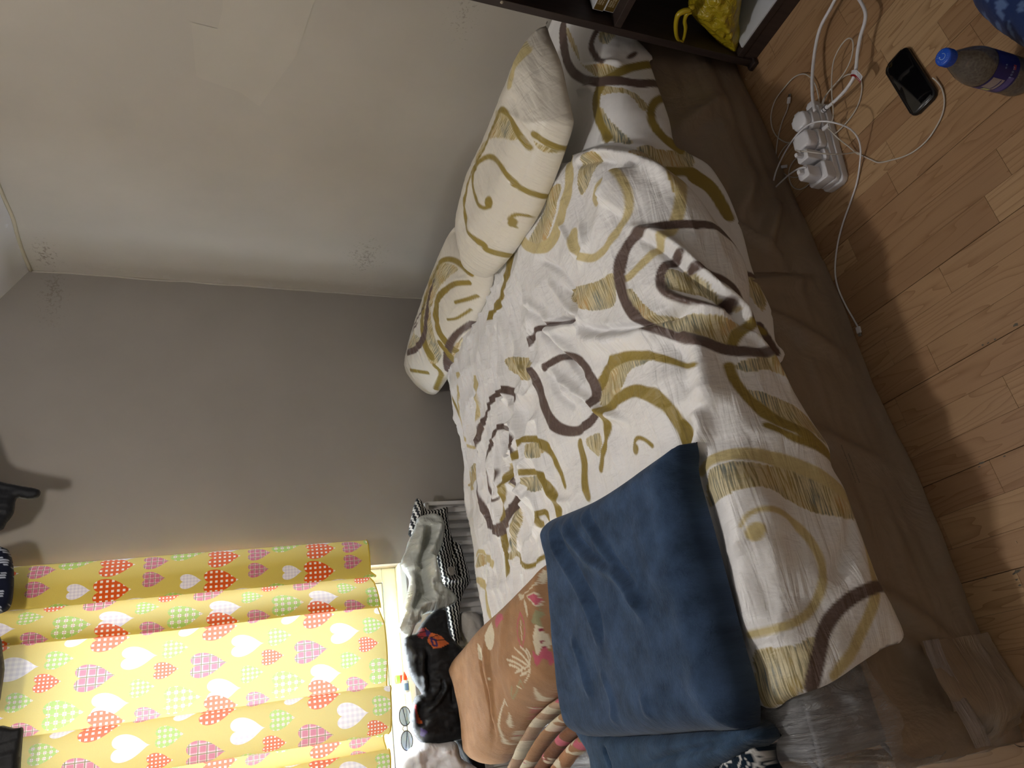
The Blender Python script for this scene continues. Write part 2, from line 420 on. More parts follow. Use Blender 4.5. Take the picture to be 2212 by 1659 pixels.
# worn chips along the board joints
def chip(cx, cy, s, k=7):
    V = [(cx, cy, .0003)]; 
    for j in range(k): a = 2*math.pi*j/k; r = s*random.uniform(.4, 1); V.append((cx+r*math.cos(a)*.5, cy+r*math.sin(a), .0003))
    F = [(0, j+1, (j+1) % k+1) for j in range(k)]
    return mesh('floor_chip', V, F, M_CHIP, floor, smooth=False)
for px_, py_, s in ((2121, 1000), (2116, 1008), (2195, 1236), (2190, 1240), (2202, 1232), (2128, 1248), (2196, 1252), (2203, 1264), (2150, 733), (2135, 741), (2123, 745), (2195, 702), (2170, 985)) and [(a, b, .008 if a in (2121, 2195) else .004) for a, b in ((2121, 1000), (2116, 1008), (2195, 1236), (2190, 1240), (2202, 1232), (2128, 1248), (2196, 1252), (2203, 1264), (2150, 733), (2135, 741), (2123, 745), (2195, 702), (2170, 985))]:
    q = P(px_, py_); chip(q[0], q[1], s)
# right wall
ZR = 2.07; SL = .56
XT = XR-(ZC-ZR)/SL     # where the sloping soffit reaches the flat ceiling
struct(quadmesh('wall_right', [[(XR, YF, -.03), (XR, YF, ZR+.02), (XR, YW, ZR+.02), (XR, YW, -.03)]], M_WALLR))
WX0, WX1, WZ0, WZ1 = -.95, .650, .705, 1.96
RV = .11
wb = [[(XL, YW, -.03), (XR, YW, -.03), (XR, YW, WZ0), (XL, YW, WZ0)], [(XL, YW, WZ1), (XR, YW, WZ1), (XR, YW, ZC+.1), (XL, YW, ZC+.1)],
      [(XL, YW, WZ0), (WX0, YW, WZ0), (WX0, YW, WZ1), (XL, YW, WZ1)], [(WX1, YW, WZ0), (XR, YW, WZ0), (XR, YW, WZ1), (WX1, YW, WZ1)],
      [(WX1, YW, WZ0), (WX1, YW, WZ1), (WX1, YW+RV, WZ1), (WX1, YW+RV, WZ0)], [(WX0, YW, WZ1), (WX0, YW, WZ0), (WX0, YW+RV, WZ0), (WX0, YW+RV, WZ1)],
      [(WX0, YW, WZ1), (WX0, YW+RV, WZ1), (WX1, YW+RV, WZ1), (WX1, YW, WZ1)], [(WX0, YW, WZ0), (WX1, YW, WZ0), (WX1, YW+RV, WZ0), (WX0, YW+RV, WZ0)]]
struct(quadmesh('wall_back', wb, M_WALLB))
M_WALLF = wall_mat('wall_paint_plain', lin(226, 224, 220))
struct(quadmesh('wall_front', [[(XL, YF, 0), (XR, YF, 0), (XR, YF, ZC+.1), (XL, YF, ZC+.1)]], M_WALLF))
struct(quadmesh('wall_left', [[(XL, YF, 0), (XL, YW, 0), (XL, YW, ZC+.1), (XL, YF, ZC+.1)]], M_WALLF))
struct(quadmesh('ceiling', [[(XR, YF, ZR), (XR, YW, ZR), (XT, YW, ZC), (XT, YF, ZC)], [(XT, YF, ZC), (XT, YW, ZC), (XL, YW, ZC), (XL, YF, ZC)]], M_CEIL))
# filler bead along the soffit / wall joint
tr = struct(tube('trim_1', [(XR-.004+random.uniform(-.003, .003), y, ZR-.004+random.uniform(-.004, .004)) for y in np.linspace(-1.3, 2.72, 40)], .007, M_CREAM, n=6, sm=3))
tr = struct(tube('trim_2', [(XR-.002+random.uniform(-.002, .002), YW-.002, z) for z in np.linspace(.05, 2.06, 30)], .004, M_WALLR, n=6, sm=3))
# repaint patch on the right wall: thin skim of lighter paint
M_PATCH = wall_mat('wall_paint_patch', lin(183, 177, 166))
pp = [PX(x, y, XR-.0012) for x, y in ((413, 48), (470, 62), (481, 20), (484, -60), (700, -60), (640, 120), (560, 230), (520, 200), (440, 172), (424, 165))]
struct(mesh('trim_3', pp, [tuple(range(len(pp)))], M_PATCH, smooth=False))

# window
win = struct(empty('window_1', ((WX0+WX1)/2, YW+RV, WZ0)))
yo = YW+RV-.045
box('outer_frame', (WX0, yo, WZ0), (WX1, YW+RV, WZ0+.055), M_UPVC, win, .004)
box('outer_frame', (WX0, yo, WZ1-.055), (WX1, YW+RV, WZ1), M_UPVC, win, .004)
box('outer_frame', (WX0, yo, WZ0+.055), (WX0+.055, YW+RV, WZ1-.055), M_UPVC, win, .004)
box('outer_frame', (WX1-.055, yo, WZ0+.055), (WX1, YW+RV, WZ1-.055), M_UPVC, win, .004)
box('mullion', (-.19, yo, WZ0+.055), (-.12, YW+RV, WZ1-.055), M_UPVC, win, .004)
for a, b in ((WX0+.055, -.19), (-.12, WX1-.055)):
    s = box('sash', (a+.002, yo-.012, WZ0+.057), (b-.002, yo+.02, WZ0+.105), M_UPVC, win, .005)
    box('sash_rail', (a+.002, yo-.012, WZ1-.105), (b-.002, yo+.02, WZ1-.057), M_UPVC, s, .005)
    box('sash_rail', (a+.002, yo-.012, WZ0+.105), (a+.05, yo+.02, WZ1-.105), M_UPVC, s, .005)
    box('sash_rail', (b-.05, yo-.012, WZ0+.105), (b-.002, yo+.02, WZ1-.105), M_UPVC, s, .005)
    g = NT('window_glass'); tr_ = g.n('BsdfTransparent'); gl = g.n('BsdfGlossy', {'Roughness': .02}); mx = g.n('MixShader', {0: .06}); g.l(tr_.outputs[0], mx.inputs[1]); g.l(gl.outputs[0], mx.inputs[2]); g.l(mx.outputs[0], g.out.inputs[0])
    quadmesh('pane', [[(a+.045, yo+.006, WZ0+.1), (b-.045, yo+.006, WZ0+.1), (b-.045, yo+.006, WZ1-.1), (a+.045, yo+.006, WZ1-.1)]], g.m, s)
M_SEAL = plain('dark_window_seal', lin(70, 72, 74), .7)
tube('seal', [(-.10, yo-.013, WZ0+.06), (WX1-.06, yo-.013, WZ0+.06), (WX1-.06, yo-.013, WZ1-.06)], .0016, M_SEAL, win, n=6, sm=0)
sill = struct(box('trim_4', (WX0-.0, YW-.012, WZ0-.022), (WX1+.0, YW+RV-.045, WZ0+.002), M_UPVC, None, .004))

# ------------------------------------------------------------------ curtain
def curtain_mat(t0):
    t = NT('heart_print_curtain'); uvv = t.n('Attribute', attribute_name='cloth_uv').outputs['Vector']
    # one heart = a node group: inputs uv, centre, half width, half height, tile -> mask and local coordinates
    g = bpy.data.node_groups.new('heart', 'ShaderNodeTree'); I = g.interface
    I.new_socket('uv', in_out='INPUT', socket_type='NodeSocketVector'); I.new_socket('centre', in_out='INPUT', socket_type='NodeSocketVector')
    I.new_socket('half', in_out='INPUT', socket_type='NodeSocketVector'); I.new_socket('tile', in_out='INPUT', socket_type='NodeSocketVector')
    I.new_socket('mask', in_out='OUTPUT', socket_type='NodeSocketFloat'); I.new_socket('local', in_out='OUTPUT', socket_type='NodeSocketVector')
    gi = g.nodes.new('NodeGroupInput'); go = g.nodes.new('NodeGroupOutput')
    def gn(typ, op, a, b=None):
        n = g.nodes.new(typ); n.operation = op
        for i, v in ((0, a), (1, b)):
            if v is None: continue
            if isinstance(v, bpy.types.NodeSocket): g.links.new(v, n.inputs[i])
            else: n.inputs[i].default_value = v
        return n.outputs[0]
    VM, MA = 'ShaderNodeVectorMath', 'ShaderNodeMath'
    d = gn(VM, 'SUBTRACT', gi.outputs[0], gi.outputs[1]); d = gn(VM, 'DIVIDE', d, gi.outputs[3])
    d = gn(VM, 'ADD', d, (.5, .5, 0)); d = gn(VM, 'FRACTION', d); d = gn(VM, 'SUBTRACT', d, (.5, .5, 0))
    d = gn(VM, 'MULTIPLY', d, gi.outputs[3]); g.links.new(d, go.inputs[1]); d = gn(VM, 'DIVIDE', d, gi.outputs[2])
    sp = g.nodes.new('ShaderNodeSeparateXYZ'); g.links.new(d, sp.inputs[0])
    ax = gn(MA, 'ABSOLUTE', sp.outputs[0]); x2 = gn(MA, 'MULTIPLY', ax, ax); sq = gn(MA, 'SQRT', ax)
    yy = gn(MA, 'MULTIPLY', sp.outputs[1], 1.22); yy = gn(MA, 'ADD', yy, .22); yy = gn(MA, 'SUBTRACT', yy, gn(MA, 'MULTIPLY', sq, .78)); r = gn(MA, 'ADD', x2, gn(MA, 'MULTIPLY', yy, yy))
    mk = gn(MA, 'LESS_THAN', r, 1.0); g.links.new(mk, go.inputs[0])
    def wave(loc, k, thr, ofs=0.0):
        sp = t.n('SeparateXYZ', {0: loc}); r = []
        for i in (0, 1):
            f = t.math('FRACT', t.math('ADD', t.math('MULTIPLY', sp.outputs[i], k), ofs)); r.append(t.math('LESS_THAN', f, thr))
        return r
    nzw = t.n('TexNoise', {'Vector': uvv, 'Scale': 400.0, 'Detail': 1}).outputs['Fac']
    c = t.mix(t.math('MULTIPLY', nzw, .3), lin(214, 192, 92), lin(228, 212, 132))
    (TW, TH), H = t0
    OR, WH = lin(226, 92, 30), lin(246, 240, 232)
    for kind, u, v, hw, hh in H:
        n = t.t.nodes.new('ShaderNodeGroup'); n.node_tree = g
        t.l(uvv, n.inputs[0]); n.inputs[1].default_value = (u, v, 0); n.inputs[2].default_value = (hw, hh, 1); n.inputs[3].default_value = (TW, TH, 1)
        loc = n.outputs[1]
        if kind == 'o':
            a, b = wave(loc, 1/(hw*.40), .46, .2); hc = t.mix(t.math('MULTIPLY', a, b), OR, WH)
        elif kind == 'p':
            a, b = wave(loc, 1/(hw*.62), .34, .3); hc = t.mix(t.math('MULTIPLY', t.math('ADD', a, b), .5), lin(206, 110, 140), lin(246, 214, 222))
            a, b = wave(loc, 1/(hw*.62), .10, .12); hc = t.mix(t.math('MAXIMUM', a, b), hc, lin(120, 110, 60))
        elif kind == 'g':
            a, b = wave(loc, 1/(hw*.52), .50, .3); hc = t.mix(t.math('MULTIPLY', a, b), lin(172, 204, 96), WH)
            a, b = wave(loc, 1/(hw*.52), .10, .1); hc = t.mix(t.math('MAXIMUM', a, b), hc, lin(214, 190, 160))
        else:
            a, b = wave(loc, 1/(hw*.42), .5, .1); hc = t.mix(t.math('MULTIPLY', t.math('ADD', a, b), .35), lin(244, 238, 242), lin(214, 206, 222))
        c = t.mix(n.outputs[0], c, hc)
    df = t.n('BsdfDiffuse', {'Color': c, 'Roughness': .5}); ts = t.n('BsdfTranslucent', {'Color': t.mix(.28, c, (1.0, .95, .80))})
    mx = t.n('MixShader', {0: .046}); t.l(df.outputs[0], mx.inputs[1]); t.l(ts.outputs[0], mx.inputs[2])
    bp = t.n('Bump', {'Strength': .2, 'Distance': .002, 'Height': nzw}); t.l(bp.outputs[0], df.inputs['Normal'])
    t.l(mx.outputs[0], t.out.inputs[0])
    return t.m
plan = [(.738, 2.685), (.722, 2.63), (.675, 2.605), (.62, 2.60), (.586, 2.615), (.596, 2.65), (.62, 2.668), (.585, 2.675), (.54, 2.645), (.50, 2.632), (.474, 2.642), (.482, 2.668), (.50, 2.682),
        (.46, 2.682), (.40, 2.668), (.34, 2.662), (.27, 2.668), (.215, 2.678), (.20, 2.665), (.205, 2.62), (.185, 2.592), (.135, 2.582), (.085, 2.588), (.064, 2.612), (.072, 2.655), (.088, 2.678),
        (.045, 2.678), (.012, 2.66), (.010, 2.615), (-.02, 2.59), (-.08, 2.582), (-.13, 2.60), (-.14, 2.65), (-.19, 2.67), (-.26, 2.655), (-.30, 2.61), (-.36, 2.60), (-.40, 2.64), (-.46, 2.67), (-.54, 2.655), (-.60, 2.61), (-.68, 2.60), (-.74, 2.65), (-.82, 2.67), (-.90, 2.64), (-.98, 2.62)]
pc = catmull(plan, 10); ul = np.concatenate([[0], np.cumsum(np.hypot(*np.diff(pc, axis=0).T))])
nu = 420; us = np.linspace(0, ul[-1], nu); cx = np.interp(us, ul, pc[:, 0]); cy = np.interp(us, ul, pc[:, 1])
nz_ = 90; tz = np.linspace(0, 1, nz_)
hem_px = [(.75, .840), (.60, .842), (.585, .818), (.49, .810), (.42, .790), (.3, .790), (.2, .797), (.185, .803), (.07, .811), (.055, .821), (.02, .815), (-.05, .823), (-.2, .820), (-1, .82)]
hz = np.interp(-cx, [-a for a, b in hem_px], [b for a, b in hem_px])
U, T = np.meshgrid(us, tz, indexing='ij')
Zc = hz[:, None]+(2.16-hz[:, None])*T
amp = 1.0-.35*T; ym = 2.64
Yc = ym+(cy[:, None]-ym)*amp+.006*fbm(U*9, Zc*2.2, 3)
Xc = cx[:, None]+(.012*fbm(U*4+5, Zc*1.3, 2))*(1-T*.3)-.03*T*np.clip((cx[:, None]-.3)/.45, 0, 1)
Vc = np.stack([Xc.ravel(), Yc.ravel(), Zc.ravel()], -1); idx = np.arange(nu*nz_).reshape(nu, nz_)
Fc = np.stack([idx[:-1, :-1].ravel(), idx[1:, :-1].ravel(), idx[1:, 1:].ravel(), idx[:-1, 1:].ravel()], -1)
def cu(px_, py_):
    q = PY(px_, py_, 2.665); i = np.argmin(np.abs(cx[180:300]-q[0]))+0
    # flat middle panel: cloth coordinate from plan position
    k = np.where((us > 0) & (cy > 2.65) & (cx > .22) & (cx < .47))[0]; i = k[np.argmin(abs(cx[k]-q[0]))]
    return us[i]+(cx[i]-q[0]), q[2]
rep = cu(207, 1462)[1]-cu(452, 1432)[1]; TWD = .345
raw = [('o', 240, 1372, 1), ('w', 302, 1414, .92), ('g', 380, 1395, .72), ('o', 360, 1444, .66), ('p', 452, 1432, 1.), ('w', 484, 1490, .92), ('g', 395, 1508, 1.), ('p', 330, 1345, .62), ('w', 410, 1350, .6), ('g', 545, 1455, .66), ('p', 320, 1545, .7), ('o', 230, 1560, .95)]
HH = [(k, *cu(x, y), .041*s, .057*s) for k, x, y, s in raw]
M_CURT = curtain_mat(((TWD, rep), HH))
cur = mesh('curtain', Vc, Fc, M_CURT, None, uv=np.stack([U.ravel(), Zc.ravel()], -1))
tag(cur, 'yellow curtain printed with checked hearts hanging over the bright window', 'curtain')
M_HEM = plain('curtain_selvedge', lin(206, 176, 60), .8, noise=.1)
hemline = [(Xc[i, 0], Yc[i, 0]-.001, Zc[i, 0]) for i in range(0, nu, 3)]
tube('hem', hemline, .0022, M_HEM, cur, n=6, sm=0)
rail = empty('curtain_rail', (-.1, 2.65, 2.17)); tag(rail, 'white curtain rail fixed above the window', 'curtain rail')
tube('pole', [(-1.05, 2.66, 2.176), (.80, 2.66, 2.176)], .012, M_WHITEP, rail, sm=0)
for x in (-.95, .74): box('bracket', (x-.012, 2.64, 2.155), (x+.012, 2.731, 2.185), M_WHITEP, rail)

# ------------------------------------------------------------------ bed base, mattress, plastic
def blob(name, poly, O, N, A, T, R, mat, parent=None, res=.006, lumps=0.0, lscale=6, fl=(), paintspec=None, base=(.5, .5, .5), back='flat', aniso=(1, 1), wrk=0.0, wsc=(6, 40), power=.5, seam=None, smoothpoly=4, backk=.6, sdir=0):
    """soft folded cloth lying on the plane (O, N): outline seen in the photo, rounded rim, folds, flat or mirrored underside"""
    N = np.array(N, float); N /= np.linalg.norm(N); A = np.array(A, float); A -= N*(A@N); A /= np.linalg.norm(A); B = np.cross(N, A); O = np.array(O, float)
    pl = []
    for q in poly:
        lift = q[2] if len(q) > 2 else 0.0
        if len(q) == 4: pl.append((q[0], q[1])); continue      # already in plane coordinates
        d = ray(q[0], q[1]); t = ((O+N*lift-CAM)@N)/(d@N); p = CAM+d*t-O; pl.append((p@A, p@B))
    pl = np.array(pl)
    if smoothpoly: pl = catmull(pl, smoothpoly, True)
    uv, F, d = clipgrid(pl, res)
    prof = T*(1-(1-np.clip(d/R, 0, 1))**2)**power
    edge = np.clip(d/(R*.8), 0, 1)
    h = prof+lumps*fbm(uv[:, 0]*lscale*aniso[0], uv[:, 1]*lscale*aniso[1], 4)*edge
    if wrk: 
        wx = uv[:, 0]+.02*fbm(uv[:, 0]*7, uv[:, 1]*7, 2); wy = uv[:, 1]+.02*fbm(uv[:, 0]*7+9, uv[:, 1]*7, 2)
        h += wrk*fbm(wx*wsc[0], wy*wsc[1], 3)*edge
    V = O+uv[:, :1]*A+uv[:, 1:]*B+h[:, None]*N
    S = Surf(V, uv)
    if fl:
        h = h+folds(uv, S, fl)*edge; V = O+uv[:, :1]*A+uv[:, 1:]*B+h[:, None]*N; S = Surf(V, uv)
    cols = np.tile(np.array(base, float), (len(V), 1))
    if paintspec: cols = paint(cols, uv, S, *paintspec)
    if callable(seam): cols = seam(cols, uv, S)
    n = len(V)
    if back == 'mirror': hb = -prof*backk
    else: hb = np.where(d <= 0, 0, -.0015)
    Vb = O+uv[:, :1]*A+uv[:, 1:]*B+np.asarray(hb)[:, None]*N
    # weld the rim
    bd = d <= 0; mp = np.arange(n)+n; mp[bd] = np.arange(n)[bd]
    keep = np.concatenate([np.arange(n), n+np.where(~bd)[0]]); inv = np.full(2*n, -1); inv[keep] = np.arange(len(keep))
    Fb = inv[mp[F[:, ::-1]]]; allV = np.vstack([V, Vb])[keep]; allF = np.vstack([F, Fb])
    cc = np.vstack([cols, cols])[keep]; uu = np.vstack([uv, uv])[keep]
    global PIDX; PIDX = keep % n
    # orient outward
    f = F[len(F)//2]; nn = np.cross(V[f[1]]-V[f[0]], V[f[2]]-V[f[0]])
    if nn@N < 0: allF = allF[:, ::-1].copy()
    o = mesh(name, allV, allF, mat, parent, cols=cc, uv=uu)
    o_info = dict(S=S, O=O, N=N, A=A, B=B, pl=pl); BI[o.name] = o_info
    return o
BI = {}
M_BASE = plain('tan_base_fabric', lin(160, 138, 112), .9, noise=.08)
M_MATT = plain('grey_mattress_ticking', lin(120, 120, 126), .9, noise=.12)
def plastic(name, tint, alpha, rough, wr=30, st=.6):
    t = NT(name); uvv = t.n('Attribute', attribute_name='cloth_uv').outputs['Vector']
    b = t.b; b.inputs['Base Color'].default_value = (*tint, 1); b.inputs['Roughness'].default_value = rough; b.inputs['Coat Weight'].default_value = .25; b.inputs['Coat Roughness'].default_value = .15
    n1 = t.n('TexNoise', {'Vector': uvv, 'Scale': wr, 'Detail': 4, 'Roughness': .6, 'Distortion': 1.2}).outputs['Fac']
    n2 = t.n('TexVoronoi', {'Vector': uvv, 'Scale': wr*.45}, feature='SMOOTH_F1').outputs['Distance']
    bp = t.n('Bump', {'Strength': st, 'Distance': .02, 'Height': t.math('ADD', n1, t.math('MULTIPLY', n2, .6))}); t.l(bp.outputs[0], b.inputs['Normal']); t.l(bp.outputs[0], b.inputs['Coat Normal'])
    tr_ = t.n('BsdfTransparent', {'Color': (.97, .97, .98, 1)}); mx = t.n('MixShader', {0: alpha}); t.l(tr_.outputs[0], mx.inputs[1]); t.l(b.outputs[0], mx.inputs[2]); t.l(mx.outputs[0], t.out.inputs[0])
    return t.m
M_PLTAN = plastic('cloudy_plastic_wrap', lin(160, 142, 124), .72, .34, 9, .5)
M_PLCLR = plastic('clear_plastic_wrap', lin(214, 216, 220), .34, .12, 20, 1.0)
M_PLSEAM = plastic('white_plastic_seam', lin(170, 160, 158), .75, .25, 40, .7)
BX0, BX1, BY0, BY1 = -.13, 1.87, 1.060, 2.43
base_o = empty('divan_base', (.87, 1.74, 0)); tag(base_o, 'tan divan bed base wrapped in cloudy plastic standing on the wooden floor', 'bed base')
box('base_box', (BX0, BY0+.01, .004), (BX1, BY1, .238), M_BASE, base_o, .02, 3, smooth=True)
matt = empty('mattress', (.87, 1.74, .24)); tag(matt, 'grey mattress in a torn clear plastic wrapper lying on the bed base', 'mattress')
box('mattress_body', (BX0+.01, BY0, .24), (BX1, BY1, .448), M_MATT, matt, .035, 4, smooth=True)
for z in (.262, .43): tube('piping', [(BX0+.012, BY0+.03, z), (BX0+.03, BY0-.001, z), (.3, BY0-.001, z), (1.0, BY0-.001, z), (1.84, BY0-.001, z)], .005, M_MATT, matt, n=6, sm=4)
# plastic skirts along the front of the bed: x, s running down the side, bulging and creased
def skirt(name, xa, xb, ztop, zbot, yb, mat, parent, seed, bul=.02, res=.012, topline=None, flare=0.0, crs=()):
    nx = int((xb-xa)/res); ns = 48
    X, S = np.meshgrid(np.linspace(xa, xb, nx), np.linspace(0, 1, ns), indexing='ij')
    zt = ztop if topline is None else np.interp(X, *topline)
    Z = zt+(zbot-zt)*S
    Sm = np.clip(S*2.2-.35, 0, 1); Y = yb-bul*Sm**1.5-Sm*(.012*fbm(X*5+seed, Z*6+seed, 3)+.010*fbm(X*2.6+seed+Z*2, Z*22, 3))-flare*S**2
    for (x0, z0, x1, z1, a, wd) in crs:
        p = np.stack([X.ravel(), Z.ravel()], -1); a = a*2.0; dd, tt, _ = segdist(p, np.array([[x0, z0], [x1, z1]])); Y = Y-(a*np.exp(-(dd/wd)**2)*np.sin(np.pi*np.clip(tt, .03, .97))).reshape(Y.shape)
    V = np.stack([X.ravel(), Y.ravel(), Z.ravel()], -1); idx = np.arange(nx*ns).reshape(nx, ns)
    F = np.stack([idx[:-1, :-1].ravel(), idx[:-1, 1:].ravel(), idx[1:, 1:].ravel(), idx[1:, :-1].ravel()], -1)
    return mesh(name, V, F, mat, parent, uv=np.stack([X.ravel(), Z.ravel()], -1))
skirt('plastic_wrap', .86, 1.87, .408, .004, 1.050, M_PLTAN, base_o, 3.0, .028, crs=[(1.3, .3, 1.45, .1, .01, .02), (1.2, .1, 1.0, .22, .012, .02), (1.1, .06, .92, .17, .014, .018), (1.02, .25, .9, .12, .01, .012)])
xs = [-.15, .0, .3, .6, .72, .80, .845, .875, .90]; zs = [.30, .30, .30, .33, .30, .30, .345, .31, .12]
skirt('plastic_wrap', -.155, .90, .3, .003, 1.040, M_PLTAN, base_o, 8.0, .010, topline=(xs, zs), flare=.015,
      crs=[(.5, .3, .35, .02, .008, .018), (.2, .3, -.02, .03, .01, .02), (.78, .28, .62, .05, .01, .02), (.05, .2, -.13, .01, .014, .015), (.82, .3, .84, .05, .012, .015)])
# foot-end bag: flap hanging past the corner, with a glossy welded seam
def sheetpts(name, rows, mat, parent, n=14, wob=.004, seed=0.):
    G = np.array(rows, float); R_, C_, _ = G.shape
    a = np.array([catmull(G[i], n) for i in range(R_)]); b = np.array([catmull(a[:, j], n) for j in range(a.shape[1])]); nx, ny = b.shape[:2]
    V = b.reshape(-1, 3); u, v = np.meshgrid(np.linspace(0, 1, nx), np.linspace(0, 1, ny), indexing='ij')
    du = np.gradient(b, axis=0).reshape(-1, 3); dv = np.gradient(b, axis=1).reshape(-1, 3); nn = np.cross(du, dv); nn /= np.linalg.norm(nn, axis=1)[:, None]+1e-9
    V = V+nn*(wob*fbm(u.ravel()*6+seed, v.ravel()*6+seed, 4))[:, None]
    idx = np.arange(nx*ny).reshape(nx, ny); F = np.stack([idx[:-1, :-1].ravel(), idx[1:, :-1].ravel(), idx[1:, 1:].ravel(), idx[:-1, 1:].ravel()], -1)
    ln = np.linalg.norm(G[0, -1]-G[0, 0]); l2 = np.linalg.norm(G[-1, 0]-G[0, 0])
    return mesh(name, V, F, mat, parent, uv=np.stack([u.ravel()*l2, v.ravel()*ln], -1))
def v3(*a): return [np.array(p) for p in a]
c0 = P(2205, 1560, .003); c1 = PX(2112, 1622, -.16)
sheetpts('plastic_flap', [v3((.03, 1.018, .17), (-.08, 1.008, .16), PX(2035, 1575, -.15)), v3((.03, 1.012, .08), (-.09, .995, .08), PX(2105, 1618, -.155)), v3((.03, 1.005, .005), (-.08, .985, .003), c0)], M_PLTAN, base_o, 10, .008)
sheetpts('plastic_flap', [v3(PX(2035, 1575, -.15), PX(1960, 1600, -.16), PX(1905, 1570, -.15)), v3(PX(2105, 1618, -.155), (-.17, 1.15, .10), (-.16, 1.35, .11)), v3((-.15, 1.0, .003), (-.16, 1.2, .003), (-.15, 1.45, .003))], M_PLTAN, base_o, 10, .008, 5.)
sm_ = [PY(x, y, .993) for x, y in ((1992, 1385), (2010, 1430), (2030, 1470), (2050, 1510))]+[PY(2085, 1570, .985), PX(2108, 1618, -.15)]
sm2 = [p+np.array([0, -.003, -.022]) for p in sm_]
sheetpts('plastic_seam', [sm_, sm2, [p+np.array([0, -.001, -.014]) for p in sm2]], M_PLSEAM, base_o, 6, .003)
# clear bag over the foot end of the mattress
sheetpts('plastic_wrapper', [v3((.10, 1.03, .30), (.10, 1.02, .40), (.10, 1.06, .462), (.10, 1.30, .463), (.10, 1.9, .463), (.10, 2.3, .463)),
    v3((-.02, 1.03, .285), (-.02, 1.018, .38), (-.02, 1.06, .466), (-.02, 1.30, .467), (-.02, 1.9, .467), (-.02, 2.3, .467)),
    v3((-.09, 1.02, .275), (-.09, 1.015, .37), (-.09, 1.06, .464), (-.09, 1.30, .466), (-.09, 1.9, .468), (-.09, 2.3, .466)),
    v3((-.135, 1.03, .27), (-.138, 1.03, .36), (-.135, 1.07, .435), (-.137, 1.30, .44), (-.137, 1.9, .44), (-.137, 2.3, .44)),
    v3((-.15, 1.03, .20), (-.155, 1.05, .25), (-.16, 1.12, .28), (-.15, 1.30, .27), (-.15, 1.9, .27), (-.15, 2.3, .27)),
    v3((-.14, 1.06, .12), (-.15, 1.09, .12), (-.17, 1.16, .14), (-.155, 1.30, .12), (-.15, 1.9, .12), (-.15, 2.3, .12))], M_PLCLR, matt, 14, .024, 2.)

# ------------------------------------------------------------------ printed bed linen
def profile(pts):
    p = catmull(pts, 14); l = np.concatenate([[0], np.cumsum(np.hypot(*np.diff(p, axis=0).T))]); t = np.gradient(p, axis=0); t /= np.linalg.norm(t, axis=1)[:, None]
    nrm = np.stack([-t[:, 1], t[:, 0]], -1)*-1
    return p, l, nrm
def drape(name, prof_pts, xr, polyf, label, mat, res, foldlist, paintspec, lump, T, R, seed=0., wr=(), yscale=1):
    p, l, nr = profile(prof_pts)
    def place(uv, h):
        y = np.interp(uv[:, 1], l, p[:, 0]); z = np.interp(uv[:, 1], l, p[:, 1]); ny = np.interp(uv[:, 1], l, nr[:, 0]); nz = np.interp(uv[:, 1], l, nr[:, 1])
        return np.stack([uv[:, 0], y+ny*h, z+nz*h], -1)
    gx, gs = np.meshgrid(np.arange(xr[0], xr[1], .01), np.arange(0, l[-1], .01), indexing='ij'); g = np.stack([gx.ravel(), gs.ravel()], -1)
    S0 = Surf(place(g, np.full(len(g), T)), g)
    poly = []
    for q in polyf(l):
        poly.append(S0.at(q[0], q[1])[0] if len(q) == 2 else np.array(q[:2]))
    poly = catmull(np.array(poly), 4, True)
    uv, F, d = clipgrid(poly, res)
    edge = np.clip(d/R, 0, 1); h = T*(1-(1-edge)**2)**.5
    h = h+lump(uv)*np.clip(d/(R*1.5), 0, 1)
    S = Surf(place(uv, h), uv)
    h = h+1.4*folds(uv, S, [(a_, b_, c_*.85) for a_, b_, c_ in foldlist])*np.clip(d/R, .0, 1)
    V = place(uv, h); cols = np.tile(np.array(lin(238, 237, 238), float), (len(V), 1))
    Sb = Surf(place(uv, np.full(len(uv), T)), uv); cols = paint(cols, uv, Sb, *paintspec); S = Sb
    f = F[len(F)//2]; nn = np.cross(V[f[1]]-V[f[0]], V[f[2]]-V[f[0]])
    if nn[2] < 0 and nn[1] > 0 or nn[2] < 0: F = F[:, ::-1].copy()
    o = mesh(name, V, F, mat, None, cols=cols, uv=uv)
    BI[o.name] = dict(S=S, poly=poly, place=place)
    return o
M_LINEN = cloth('satin_print_duvet', None, .40, .1, 900, .12, [(5, 38, .55), (22, 12, .45), (60, 26, .14)], 1.0, .014, .5, hatch=True)
M_SHEET = cloth('printed_sheet', None, .5, .1, 900, .12, [(9, 20, .4), (30, 50, .15)], .5, .008, .35, hatch=True)
PR_SHEET = [(1.75, .458), (1.2, .458), (1.10, .455), (1.052, .43), (1.034, .37), (1.028, .28), (1.02, .05)]
def sheet_poly(l):
    L1 = 0.0
    return [(1.875, .02, 0), (1.875, .4, 0), (1.875, .60, 0), (1395, 95), (1403, 130), (1417, 160), (1430, 195), (1445, 255), (1462, 310), (1490, 328), (1530, 350), (1560, 385), (1580, 430), (1605, 500), (1622, 560), (1640, 605), (1668, 670), (1677, 730), (1690, 775), (.50, .70, 0), (.45, .5, 0), (.45, .02, 0)]
